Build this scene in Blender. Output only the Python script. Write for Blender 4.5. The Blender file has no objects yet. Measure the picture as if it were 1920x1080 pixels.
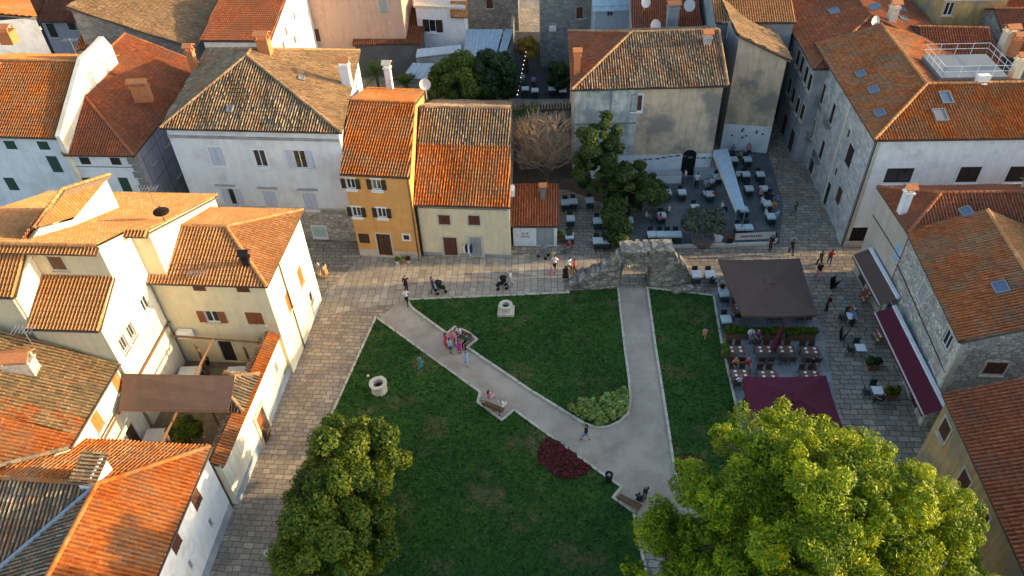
import bpy, bmesh, math, random
import numpy as np
from mathutils import Vector, Matrix
random.seed(7); RNG = np.random.default_rng(7)
SC = bpy.context.scene; COL = SC.collection
# ------------------------------------------------------------------ camera
FPX, CAMH = 1400.0, 40.0                       # focal length in pixels of a 1920 wide frame, height above the square
_dx, _dy = 1029.6-960, 2126.5-540
TH = math.atan2(FPX, math.hypot(_dx, _dy)); PHI = -math.atan2(_dx, _dy)
cF = np.array([0, math.cos(TH), -math.sin(TH)]); _r = np.array([1., 0, 0]); _u = np.array([0, math.sin(TH), math.cos(TH)])
cR = math.cos(PHI)*_r + math.sin(PHI)*_u; cU = -math.sin(PHI)*_r + math.cos(PHI)*_u
CAM = np.array([0, 0, CAMH])
cam = bpy.data.cameras.new('camera'); co = bpy.data.objects.new('camera', cam); COL.objects.link(co)
cam.sensor_width = 36; cam.lens = 36*FPX/1920; cam.clip_start = 1; cam.clip_end = 3000
co.matrix_world = Matrix(((cR[0], cU[0], -cF[0], 0), (cR[1], cU[1], -cF[1], 0), (cR[2], cU[2], -cF[2], CAMH), (0, 0, 0, 1)))
SC.camera = co
# ------------------------------------------------------------------ light
SUN_EL, SUN_AZ = math.radians(11), math.radians(-0.6)     # low evening sun from the right, angle from +X
world = bpy.data.worlds.new('World'); SC.world = world; world.use_nodes = True
wn = world.node_tree.nodes; bg = wn['Background']
sky = wn.new('ShaderNodeTexSky'); sky.sky_type = 'NISHITA'; sky.sun_disc = False
sky.sun_elevation = SUN_EL; sky.sun_rotation = math.pi/2 - SUN_AZ; sky.air_density = 1.0; sky.dust_density = 1.8; sky.ozone_density = 1.3
world.node_tree.links.new(sky.outputs[0], bg.inputs[0]); bg.inputs[1].default_value = 0.15
sl = bpy.data.lights.new('sun', 'SUN'); so = bpy.data.objects.new('sun', sl); COL.objects.link(so)
sl.energy = 2.8; sl.angle = math.radians(0.5); sl.color = (1.0, 0.74, 0.38)
sdir = Vector((math.cos(SUN_AZ)*math.cos(SUN_EL), math.sin(SUN_AZ)*math.cos(SUN_EL), math.sin(SUN_EL)))
so.rotation_euler = sdir.to_track_quat('Z', 'Y').to_euler(); so.location = (60, 0, 60)
vs = SC.view_settings; vs.view_transform = 'Standard'; vs.look = 'None'; vs.gamma = 1; vs.use_curve_mapping = False
vs.exposure = 1.72
SC.cycles.max_bounces = 5; SC.cycles.diffuse_bounces = 3; SC.cycles.glossy_bounces = 2; SC.cycles.transmission_bounces = 3; SC.cycles.transparent_max_bounces = 4
SC.cycles.use_denoising = True

# ------------------------------------------------------------------ geometry helpers
def ray(px, py): return cF + cR*(px-960)/FPX + cU*(540-py)/FPX
def P(px, py, z=0.0):                          # survey point: where the sight line meets height z
    d = ray(px, py); return CAM + d*((z-CAMH)/d[2])
def P2(px, py, z=0.0): return P(px, py, z)[:2]
def unit(v): v = np.asarray(v, float); return v/np.linalg.norm(v)
def plane_hit(px, p0, n):
    d = ray(*px); return CAM + d*((np.asarray(p0)-CAM) @ n/(d @ n))

class MB:                                      # mesh builder: verts in world metres
    def __init__(s): s.v = []; s.f = []; s.m = []; s.n = 0
    def add(s, vs_, fs, m=0):
        vs_ = [tuple(map(float, q)) for q in vs_]
        s.v += vs_; s.f += [tuple(i+s.n for i in f) for f in fs]; s.m += [m]*len(fs); s.n += len(vs_); return s
    def box(s, c, size, ang=0.0, m=0, tilt=None):
        x, y, z = [q/2 for q in size]
        pts = [(-x,-y,-z),(x,-y,-z),(x,y,-z),(-x,y,-z),(-x,-y,z),(x,-y,z),(x,y,z),(-x,y,z)]
        M = Matrix.Rotation(ang, 3, 'Z')
        if tilt is not None: M = M @ tilt
        pts = [M @ Vector(p) + Vector(c) for p in pts]
        return s.add(pts, [(0,3,2,1),(4,5,6,7),(0,1,5,4),(1,2,6,5),(2,3,7,6),(3,0,4,7)], m)
    def obox(s, o, ax, ay, az, m=0):           # box from a corner and three edge vectors
        o, ax, ay, az = [np.asarray(q, float) for q in (o, ax, ay, az)]
        return s.add([o, o+ax, o+ax+ay, o+ay, o+az, o+ax+az, o+ax+ay+az, o+ay+az], [(0,3,2,1),(4,5,6,7),(0,1,5,4),(1,2,6,5),(2,3,7,6),(3,0,4,7)], m)
    def prism(s, poly, z0, z1, m=0):
        k = len(poly); b = [(p[0], p[1], z0) for p in poly]; t = [(p[0], p[1], z1) for p in poly]
        return s.add(b+t, [tuple(range(k-1, -1, -1)), tuple(range(k, 2*k))]+[(i, (i+1) % k, k+(i+1) % k, k+i) for i in range(k)], m)
    def tube(s, pts, r, k=6, m=0, cap=True):
        pts = [Vector(p) for p in pts]; rs = r if isinstance(r, (list, tuple)) else [r]*len(pts)
        vs_ = []; fs = []
        for i, p in enumerate(pts):
            d = (pts[min(i+1, len(pts)-1)]-pts[max(i-1, 0)]).normalized()
            a = d.cross(Vector((0, 0, 1)) if abs(d.z) < .9 else Vector((1, 0, 0))).normalized(); b = d.cross(a)
            for j in range(k):
                t = 2*math.pi*j/k; vs_.append(p+(a*math.cos(t)+b*math.sin(t))*rs[i])
        for i in range(len(pts)-1):
            for j in range(k): fs.append((i*k+j, i*k+(j+1) % k, (i+1)*k+(j+1) % k, (i+1)*k+j))
        if cap: fs.append(tuple(range(k-1, -1, -1))); fs.append(tuple(range((len(pts)-1)*k, len(pts)*k)))
        return s.add(vs_, fs, m)
    def lathe(s, c, prof, k=12, m=0, sx=1, sy=1):
        vs_ = []; fs = []
        for r, z in prof:
            for j in range(k): t = 2*math.pi*j/k; vs_.append((c[0]+sx*r*math.cos(t), c[1]+sy*r*math.sin(t), c[2]+z))
        for i in range(len(prof)-1):
            for j in range(k): fs.append((i*k+j, i*k+(j+1) % k, (i+1)*k+(j+1) % k, (i+1)*k+j))
        fs.append(tuple(range(k-1, -1, -1))); fs.append(tuple(range((len(prof)-1)*k, len(prof)*k)))
        return s.add(vs_, fs, m)
    def build(s, name, mats, parent=None, smooth=False, off=None):
        me = bpy.data.meshes.new(name)
        o3 = off if off is not None else origin_of(parent)
        me.from_pydata([(a-o3[0], b-o3[1], c-o3[2]) for a, b, c in s.v], [], s.f)
        for m_ in (mats if isinstance(mats, (list, tuple)) else [mats]): me.materials.append(m_)
        if len(me.materials) > 1: me.polygons.foreach_set('material_index', s.m)
        if smooth: me.polygons.foreach_set('use_smooth', [True]*len(me.polygons))
        me.update(); return link(name, me, parent)
def origin_of(o):
    v = Vector((0, 0, 0))
    while o is not None: v += o.location; o = o.parent
    return v
def link(name, me, parent=None, loc=None):
    o = bpy.data.objects.new(name, me); COL.objects.link(o)
    if parent is not None: o.parent = parent
    if loc is not None: o.location = loc
    return o
def tag(o, label=None, cat=None, group=None, kind=None):
    if label: o['label'] = label
    if cat: o['category'] = cat
    if group: o['group'] = group
    if kind: o['kind'] = kind
    return o
def thing(name, label, cat, loc=(0, 0, 0), group=None, rz=0):
    o = bpy.data.objects.new(name, None); COL.objects.link(o); o.location = [float(q) for q in loc]; o.rotation_euler.z = rz; o.empty_display_size = .2
    return tag(o, label, cat, group)
def copy_tree(o, parent=None):
    c = o.copy(); COL.objects.link(c); c.parent = parent
    for ch in list(o.children): copy_tree(ch, c)
    return c

# ------------------------------------------------------------------ materials
class NT:
    def __init__(s, name):
        s.m = bpy.data.materials.new(name); s.m.use_nodes = True; s.t = s.m.node_tree; s.b = s.t.nodes['Principled BSDF']; s.b.inputs['Specular IOR Level'].default_value = .25
    def n(s, typ, **kw):
        x = s.t.nodes.new('ShaderNode'+typ)
        for k, v in kw.items():
            if k in x.inputs.keys() if isinstance(k, str) else False: x.inputs[k].default_value = v
            else: setattr(x, k, v)
        return x
    def l(s, a, b): s.t.links.new(a, b)
    def coord(s, scale=1.0, rot=0.0, space='Object'):
        tc = s.n('TexCoord'); mp = s.n('Mapping'); mp.inputs['Scale'].default_value = (scale,)*3 if not isinstance(scale, tuple) else scale
        mp.inputs['Rotation'].default_value = (0, 0, rot); s.l(tc.outputs[space], mp.inputs[0]); return mp.outputs[0]
    def noise(s, vec, scale, detail=4, rough=.6):
        x = s.n('TexNoise'); x.inputs['Scale'].default_value = scale; x.inputs['Detail'].default_value = detail; x.inputs['Roughness'].default_value = rough
        if vec is not None: s.l(vec, x.inputs['Vector'])
        return x.outputs['Fac']
    def ramp(s, fac, stops, interp='LINEAR'):
        r = s.n('ValToRGB'); r.color_ramp.interpolation = interp; e = r.color_ramp.elements
        while len(e) < len(stops): e.new(.5)
        for q, (p, c) in zip(e, stops): q.position = p; q.color = (*c, 1) if len(c) == 3 else c
        s.l(fac, r.inputs[0]); return r.outputs[0]
    def val(s, fac, a, b, lo=0.0, hi=1.0):
        r = s.n('MapRange'); r.inputs[1].default_value = lo; r.inputs[2].default_value = hi; r.inputs[3].default_value = a; r.inputs[4].default_value = b
        s.l(fac, r.inputs[0]); return r.outputs[0]
    def mix(s, fac, a, b, mode='MIX'):
        x = s.n('Mix'); x.data_type = 'RGBA'; x.blend_type = mode
        for sock, v in ((x.inputs[0], fac), (x.inputs[6], a), (x.inputs[7], b)):
            if isinstance(v, (int, float)): sock.default_value = v
            elif isinstance(v, tuple): sock.default_value = (*v, 1)
            else: s.l(v, sock)
        return x.outputs[2]
    def math(s, op, a, b=None):
        x = s.n('Math'); x.operation = op
        for i, v in enumerate((a, b)):
            if v is None: continue
            if isinstance(v, (int, float)): x.inputs[i].default_value = v
            else: s.l(v, x.inputs[i])
        return x.outputs[0]
    def bump(s, h, strength=.5, dist=.02):
        x = s.n('Bump'); x.inputs['Strength'].default_value = strength; x.inputs['Distance'].default_value = dist; s.l(h, x.inputs['Height']); s.l(x.outputs[0], s.b.inputs['Normal'])
    def out(s, c, rough=.8):
        if isinstance(c, tuple): s.b.inputs['Base Color'].default_value = (*c, 1)
        else: s.l(c, s.b.inputs['Base Color'])
        s.b.inputs['Roughness'].default_value = rough; return s.m
def sc(c, k): return tuple(q*k for q in c)
def tile_mat(name, cols, patch=None, pamt=.5, pscale=.5, chd=.72):
    t = NT(name); uv = t.n('UVMap'); sp = t.n('SeparateXYZ'); t.l(uv.outputs[0], sp.inputs[0])
    u2 = t.math('MULTIPLY', sp.outputs[0], 2.0); fu = t.math('FLOOR', u2); fv = t.math('FLOOR', sp.outputs[1])
    cb = t.n('CombineXYZ'); t.l(fu, cb.inputs[0]); t.l(fv, cb.inputs[1])
    w = t.n('TexWhiteNoise', noise_dimensions='2D'); t.l(cb.outputs[0], w.inputs['Vector'])
    k = len(cols); c = t.ramp(w.outputs['Value'], [(i/k, q) for i, q in enumerate(cols)], 'CONSTANT')
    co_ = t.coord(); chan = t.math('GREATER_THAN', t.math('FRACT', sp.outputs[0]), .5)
    if patch:
        f = t.ramp(t.noise(co_, pscale, 5, .65), [(.5-pamt*.25, (0, 0, 0)), (.62-pamt*.12, (1, 1, 1))])
        w2 = t.n('TexWhiteNoise', noise_dimensions='2D'); mp = t.n('VectorMath', operation='ADD'); mp.inputs[1].default_value = (31.3, 17.7, 0); t.l(cb.outputs[0], mp.inputs[0]); t.l(mp.outputs[0], w2.inputs['Vector'])
        k2 = len(patch); pc = t.ramp(w2.outputs['Value'], [(i/k2, q) for i, q in enumerate(patch)], 'CONSTANT')
        c = t.mix(f, c, pc)
    c = t.mix(chan, c, t.mix(1.0, c, (chd,)*3, 'MULTIPLY'))      # channel tiles tinted darker than the covers, so the columns contrast more
    c = t.mix(1.0, c, t.ramp(t.noise(co_, 6, 5, .7), [(.25, (.62,)*3), (.75, (1.25,)*3)]), 'MULTIPLY')
    c = t.mix(1.0, c, t.ramp(t.noise(co_, .35, 3), [(.3, (.82,)*3), (.7, (1.12,)*3)]), 'MULTIPLY')
    t.bump(t.noise(co_, 25, 3), .35, .01); t.b.inputs['Specular IOR Level'].default_value = .08
    return t.out(c, .9)
ORN = [(.52,.155,.032), (.46,.125,.028), (.57,.19,.05), (.42,.105,.025), (.51,.16,.042), (.55,.17,.035)]
OLD = [(.36,.26,.16), (.25,.18,.12), (.47,.36,.23), (.19,.15,.11), (.38,.22,.12), (.30,.235,.16), (.42,.31,.19), (.22,.18,.13)]
GOLD = [(.44,.275,.145), (.36,.22,.115), (.49,.32,.18), (.29,.18,.10), (.42,.24,.12)]
RED = [(.40,.13,.055), (.35,.105,.045), (.45,.16,.07), (.31,.095,.045), (.39,.12,.06)]
PEACH = [(.55,.27,.115), (.50,.235,.09), (.60,.31,.14), (.46,.21,.085), (.53,.25,.10)]
MIXD = [(.40,.16,.07), (.26,.17,.11), (.46,.23,.11), (.24,.15,.10), (.42,.13,.05), (.36,.26,.16), (.20,.15,.11)]
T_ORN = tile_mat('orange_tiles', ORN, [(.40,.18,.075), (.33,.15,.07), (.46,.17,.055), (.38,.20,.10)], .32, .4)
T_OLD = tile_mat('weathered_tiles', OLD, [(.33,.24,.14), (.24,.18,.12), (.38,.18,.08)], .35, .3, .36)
T_GOLD = tile_mat('golden_tiles', GOLD, [(.34,.225,.125), (.27,.18,.10), (.42,.24,.11)], .35, .5, .6)  # golden brown mix for some slopes and ridge caps
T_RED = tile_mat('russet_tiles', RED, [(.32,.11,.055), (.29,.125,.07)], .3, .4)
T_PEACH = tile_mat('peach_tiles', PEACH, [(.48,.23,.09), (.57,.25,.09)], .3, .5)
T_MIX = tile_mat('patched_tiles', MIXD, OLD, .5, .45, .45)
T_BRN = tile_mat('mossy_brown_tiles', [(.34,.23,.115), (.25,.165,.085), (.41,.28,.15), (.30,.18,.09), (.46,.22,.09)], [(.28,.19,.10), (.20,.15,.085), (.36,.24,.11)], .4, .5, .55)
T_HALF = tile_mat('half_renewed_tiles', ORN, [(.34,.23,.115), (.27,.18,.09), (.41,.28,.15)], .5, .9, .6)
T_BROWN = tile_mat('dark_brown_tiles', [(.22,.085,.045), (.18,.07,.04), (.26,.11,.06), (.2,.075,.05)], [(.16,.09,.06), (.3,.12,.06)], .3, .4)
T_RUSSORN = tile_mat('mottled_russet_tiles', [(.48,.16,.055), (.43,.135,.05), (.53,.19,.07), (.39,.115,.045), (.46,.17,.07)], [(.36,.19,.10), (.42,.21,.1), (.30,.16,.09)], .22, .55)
def plaster(name, c, stain=None, amt=.3, scale=.5, grime=.12):
    t = NT(name); co_ = t.coord()
    a = t.mix(1.0, c, t.ramp(t.noise(co_, 1.3, 5, .6), [(.3, (1-grime,)*3), (.65, (1.04,)*3)]), 'MULTIPLY')
    # rain streaks: noise stretched downwards
    st = t.noise(t.coord((3., 3., .35)), 1.0, 4, .6)
    a = t.mix(1.0, a, t.ramp(st, [(.36, (1-grime*1.3,)*3), (.55, (1,)*3)]), 'MULTIPLY')
    if stain: a = t.mix(t.ramp(t.noise(co_, scale, 6, .62), [(.56-amt*.3, (0, 0, 0)), (.66-amt*.2, (1, 1, 1))]), a, stain)
    t.bump(t.noise(co_, 18, 4), .25, .01); return t.out(a, .9)
def stone(name, cols, mortar, scale=(2.2, 2.2, 4.2), rnd=.9, mw=.06):
    t = NT(name); v = t.coord(scale)
    dn = t.n('VectorMath', operation='ADD'); nz = t.n('TexNoise'); nz.inputs['Scale'].default_value = 1.5; t.l(v, nz.inputs['Vector']); sb = t.n('VectorMath', operation='SCALE'); sb.inputs['Scale'].default_value = .35
    t.l(nz.outputs['Color'], sb.inputs[0]); t.l(v, dn.inputs[0]); t.l(sb.outputs[0], dn.inputs[1]); v2 = dn.outputs[0]
    vo = t.n('TexVoronoi'); vo.inputs['Randomness'].default_value = rnd; vo.inputs['Scale'].default_value = 1; t.l(v2, vo.inputs['Vector'])
    ve = t.n('TexVoronoi', feature='DISTANCE_TO_EDGE'); ve.inputs['Randomness'].default_value = rnd; ve.inputs['Scale'].default_value = 1; t.l(v2, ve.inputs['Vector'])
    sx = t.n('SeparateColor'); t.l(vo.outputs['Color'], sx.inputs[0])
    k = len(cols); c = t.ramp(sx.outputs[0], [(i/k, q) for i, q in enumerate(cols)], 'CONSTANT')
    f = t.ramp(ve.outputs['Distance'], [(mw*.5, (0, 0, 0)), (mw*1.6, (1, 1, 1))])
    c = t.mix(f, mortar, c); c = t.mix(1.0, c, t.ramp(t.noise(t.coord(), 1.0, 5), [(.3, (.75,)*3), (.7, (1.1,)*3)]), 'MULTIPLY')
    t.bump(ve.outputs['Distance'], .6, .06); return t.out(c, .9)
def flat(name, c, rough=.7, var=.12, scale=5, metal=0):
    t = NT(name); a = t.mix(1.0, c, t.ramp(t.noise(t.coord(), scale, 4), [(.3, (1-var,)*3), (.7, (1+var,)*3)]), 'MULTIPLY'); t.b.inputs['Metallic'].default_value = metal
    return t.out(a, rough)
W_WHITE = plaster('white_render', (.76,.76,.75), (.60,.59,.57), .1, .6, .06)
W_COOL = plaster('cool_white_render', (.70,.72,.74), (.56,.57,.58), .15, .35, .06)
W_CREAM = plaster('cream_render', (.74,.64,.46), (.66,.55,.36), .2, .4)
W_PALE = plaster('pale_cream_render', (.78,.72,.58), (.64,.55,.40), .12, .4)
W_OCHRE = plaster('ochre_render', (.62,.33,.11), (.55,.29,.10), .2, .5, .08)
W_YEL = plaster('straw_render', (.68,.60,.40), (.62,.54,.36), .2, .5, .08)
W_STAIN = plaster('stained_render', (.68,.50,.34), (.28,.235,.19), .25, .28, .16)
W_STAIN2 = plaster('flaking_render', (.60,.62,.57), (.27,.30,.29), .45, .5, .2)
W_PEACHW = plaster('peach_render', (.60,.38,.28), (.55,.36,.27), .3, .3)
W_BUFF = plaster('buff_render', (.50,.42,.34), (.42,.35,.28), .3, .4)
W_MUST = plaster('mustard_render', (.48,.33,.14), (.27,.21,.14), .28, .35, .2)
W_GREY = plaster('grey_render', (.36,.36,.36), (.25,.25,.26), .3, .5)
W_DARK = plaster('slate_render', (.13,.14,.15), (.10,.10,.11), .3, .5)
W_BLUE = plaster('blue_grey_plinth', (.28,.34,.40), (.36,.39,.42), .3, .8)
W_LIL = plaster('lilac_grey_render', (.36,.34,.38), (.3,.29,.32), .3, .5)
S_GREY = stone('grey_rubble', [(.30,.285,.26), (.24,.23,.21), (.35,.33,.29), (.20,.19,.18), (.28,.25,.21)], (.22,.21,.19))
S_PALE = stone('pale_rubble', [(.50,.46,.40), (.40,.37,.33), (.58,.54,.48), (.45,.40,.33), (.34,.32,.29)], (.24,.22,.20), (2.6, 2.6, 4.6))
S_RUIN = stone('ruin_stone', [(.36,.30,.225), (.28,.235,.18), (.42,.355,.27), (.22,.19,.15)], (.17,.145,.115), (1.8, 1.8, 3.2))
S_FACADE = stone('ashlar_grey', [(.46,.44,.41), (.40,.385,.36), (.50,.48,.45), (.36,.35,.33)], (.34,.33,.31), (1.6, 1.6, 3.), .7, .03)
M_LIME = flat('limestone', (.52,.47,.38), .85, .2, 4)
M_KERB = flat('kerb_stone', (.46,.42,.33), .85, .22, 3)
M_WHITE = flat('white_paint', (.72,.72,.71), .5, .06)
M_BROWNSH = flat('brown_shutter', (.105,.045,.028), .55, .15)
M_RUSTSH = flat('chestnut_shutter', (.24,.085,.03), .55, .15)
M_ORSH = flat('orange_shutter', (.50,.17,.05), .55, .12)
M_GRSH = flat('green_shutter', (.035,.075,.055), .55, .15)
M_PALESH = flat('pale_blue_shutter', (.50,.54,.62), .6, .1)
M_LBLUE = flat('sky_blue_shutter', (.34,.44,.54), .6, .1)
M_MINT = flat('mint_shutter', (.42,.58,.56), .6, .1)
M_GREYSH = flat('grey_shutter', (.34,.34,.34), .6, .1)
M_DARKSH = flat('black_brown_shutter', (.035,.026,.024), .5, .15)
M_DOOR = flat('dark_door', (.075,.038,.026), .5, .2)
M_GUT = flat('gutter_metal', (.06,.045,.038), .45, .1)
M_GUTG = flat('grey_gutter', (.20,.20,.20), .45, .1)
M_BRICK = flat('orange_brick', (.50,.19,.075), .8, .2, 8)
M_METAL = flat('pale_sheet_metal', (.34,.42,.47), .5, .14, 2)
M_STEEL = flat('steel', (.35,.36,.38), .35, .05, 5, .7)
M_DISH = flat('dish_paint', (.62,.58,.54), .5, .06)
M_WOOD = flat('timber', (.16,.085,.045), .7, .25, 9)
M_BLACK = flat('black_paint', (.012,.012,.014), .5, .1)
M_BRAWN = flat('brown_canvas', (.10,.062,.046), .8, .1, 2)
M_BURG = flat('burgundy_canvas', (.085,.008,.022), .75, .12, 2)
M_CREAMC = flat('cream_canvas', (.45,.40,.34), .75, .08)
t = NT('window_glass'); t.b.inputs['Specular IOR Level'].default_value = .5; M_GLASS = t.out(t.ramp(t.noise(t.coord(), .7, 2), [(.4, (.012,.014,.017)), (.6, (.04,.045,.05))]), .08)
t = NT('dark_interior'); M_INT = t.out((.012, .011, .010), .9)

M_EAVE = flat('eave_boards', (.17,.12,.085), .85, .2)
# ------------------------------------------------------------------ roof tiles: real corrugated courses
def tile_sheet(poly, per=.225, row=.38, amp=.066, seg=5, jit=0.0, lap=.03):
    poly = [np.asarray(p, float) for p in poly]
    p0, p1 = poly[0], poly[1]; u = unit(p1-p0); far = max(poly[2:], key=lambda q: np.linalg.norm(np.cross(q-p0, u)))
    n = unit(np.cross(u, far-p0))
    if n[2] < 0: n = -n; 
    v = unit(np.cross(n, u))
    if v[2] < 0: v = -v
    q2 = np.array([[(q-p0) @ u, (q-p0) @ v] for q in poly])
    u0, u1 = q2[:, 0].min(), q2[:, 0].max(); v0, v1 = -.06, q2[:, 1].max()
    nc = int(math.ceil((u1-u0)/per)); nr = int(math.ceil((v1-v0)/row))
    us = u0+np.arange(nc*seg+1)*per/seg; ph = np.arange(nc*seg+1) % seg
    prof = amp*np.cos(2*np.pi*ph/seg)
    uvU = np.arange(nc*seg+1)/seg+.25
    sag = 3.2*jit; s1, s2, s3 = [random.uniform(0, 6) for _ in range(3)]; ro = random.randint(0, 900); rr = np.random.default_rng(ro)
    V = []; UV = []
    cell = np.minimum((np.floor(uvU*2)).astype(int), 2*nc+1)
    for r in range(nr):
        jz = rr.normal(0, jit, 2*nc+3)[cell]; jv = rr.normal(0, jit*1.2, 2*nc+3)[cell]
        for k in (0, 1):
            vv = v0+row*(r+k)+jv*(1-k); zz = prof+jz+(lap if k == 0 else 0.0)+sag*(np.sin(us*1.1+s1)*math.sin(r*.5+s2)+.6*np.sin(us*2.3+r*.23+s3))
            V.append(np.stack([us, np.broadcast_to(vv, us.shape), zz], 1)); UV.append(np.stack([uvU+ro, np.full_like(us, r+(.02 if k == 0 else .98)+ro)], 1))
    V = np.concatenate(V); UV = np.concatenate(UV); W = len(us)
    rows = np.arange(2*nr-1); cols = np.arange(W-1)
    i = (rows[:, None]*W+cols[None, :]).ravel(); F = np.stack([i, i+1, i+W+1, i+W], 1)
    me = bpy.data.meshes.new('t'); me.from_pydata(V.tolist(), [], F.tolist())
    uvl = me.uv_layers.new(name='UVMap'); li = np.empty(len(me.loops), np.int32); me.loops.foreach_get('vertex_index', li)
    uvl.data.foreach_set('uv', UV[li].astype(np.float32).ravel())
    bm = bmesh.new(); bm.from_mesh(me); bpy.data.meshes.remove(me)
    k = len(q2); cen = q2.mean(0)
    for a in range(k):
        pa, pb = q2[a], q2[(a+1) % k]; e = pb-pa; L = np.hypot(*e)
        if L < 1e-4 or a == 0: continue
        nn = np.array([e[1], -e[0]])/L
        if nn @ (cen-pa) > 0: nn = -nn
        bmesh.ops.bisect_plane(bm, geom=bm.verts[:]+bm.edges[:]+bm.faces[:], plane_co=(pa[0], pa[1], 0), plane_no=(nn[0], nn[1], 0), clear_outer=True)
    M = Matrix(((u[0], v[0], n[0], p0[0]), (u[1], v[1], n[1], p0[1]), (u[2], v[2], n[2], p0[2]), (0, 0, 0, 1)))
    bmesh.ops.transform(bm, matrix=M, verts=bm.verts[:])
    bmesh.ops.recalc_face_normals(bm, faces=bm.faces[:])
    return bm, n
def roof_mesh(planes, mat, deck, parent, name='roof', mats=None, **kw):
    """planes: list of polygons (first edge the eave); one mesh of tile courses on a thin deck"""
    out = bmesh.new(); ml = [mat, M_EAVE]
    tmp = bpy.data.meshes.new('tmp')
    for pi, poly in enumerate(planes):
        bm, n = tile_sheet(poly, **kw)
        idx = 0
        if mats and mats[pi] is not None:
            if mats[pi] not in ml: ml.append(mats[pi])
            idx = ml.index(mats[pi])
        for f in bm.faces: f.material_index = idx
        bm.to_mesh(tmp); bm.free(); out.from_mesh(tmp)
        top = [np.asarray(p)-n*.19 for p in poly]; bot = [q-n*.07 for q in top]; k = len(poly)
        tv = [out.verts.new(q) for q in top]; bv = [out.verts.new(q) for q in bot]
        fs = [out.faces.new(tv), out.faces.new(bv[::-1])]+[out.faces.new((tv[j], bv[j], bv[(j+1) % k], tv[(j+1) % k])) for j in range(k)]
        for f in fs: f.material_index = 1
    o3 = origin_of(parent)
    bmesh.ops.translate(out, vec=-Vector(o3), verts=out.verts[:])
    me = bpy.data.meshes.new(name); out.to_mesh(me); out.free(); bpy.data.meshes.remove(tmp)
    for m_ in ml: me.materials.append(m_)
    return link(name, me, parent)
def ridge_caps(lines, mat, parent, r=.13, step=.42):
    V = []; F = []; UV = []; rr = random.randint(0, 500)
    for a, b in lines:
        a, b = np.asarray(a, float), np.asarray(b, float); L = np.linalg.norm(b-a); d = (b-a)/L; s = unit(np.cross(d, (0, 0, 1))); up = np.cross(s, d); k = max(1, int(L/step))
        for i in range(k):
            q0 = a+d*L*i/k; q1 = a+d*(L*(i+1)/k+.03); base = len(V)
            for q, R in ((q0, r*1.12), (q1, r*.92)):
                for j in range(6):
                    t_ = math.pi*j/5; V.append(q+s*R*math.cos(t_)+up*(R*math.sin(t_)-.02)); UV.append((rr+.25, i+rr+.5))
            F += [(base+j, base+j+1, base+7+j, base+6+j) for j in range(5)]; F.append(tuple(base+j for j in range(5, -1, -1)))
        rr += 7
    o3 = np.array(origin_of(parent)); me = bpy.data.meshes.new('ridge_cap'); me.from_pydata([tuple(q-o3) for q in V], [], F); me.materials.append(mat)
    uvl = me.uv_layers.new(name='UVMap'); li = np.empty(len(me.loops), np.int32); me.loops.foreach_get('vertex_index', li); uvl.data.foreach_set('uv', np.array(UV, np.float32)[li].ravel())
    return link('ridge_cap', me, parent)

# ------------------------------------------------------------------ houses
class Frame:                                   # building axes from two surveyed eave corners
    def __init__(s, L, R, z, bdeg=None, depth=8, w=None):
        p, q = P(*L, z), P(*R, z); s.z = z; s.o = p[:2]; a = (q-p)[:2]; s.w = w or float(np.hypot(*a)); s.a = unit(a); s.d = depth
        s.b = np.array([-s.a[1], s.a[0]]) if bdeg is None else np.array([math.cos(math.radians(bdeg)), math.sin(math.radians(bdeg))])
    def xy(s, x, y): return s.o+s.a*x+s.b*y
    def p(s, x, y, z): q = s.xy(x, y); return np.array([q[0], q[1], z])
class RawFrame(Frame):
    def __init__(s, o, adeg, z, w, depth, bdeg=None):
        s.o = np.array(o, float); s.z = z; s.w = w; s.d = depth; s.a = np.array([math.cos(math.radians(adeg)), math.sin(math.radians(adeg))])
        s.b = np.array([-s.a[1], s.a[0]]) if bdeg is None else np.array([math.cos(math.radians(bdeg)), math.sin(math.radians(bdeg))])

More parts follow.
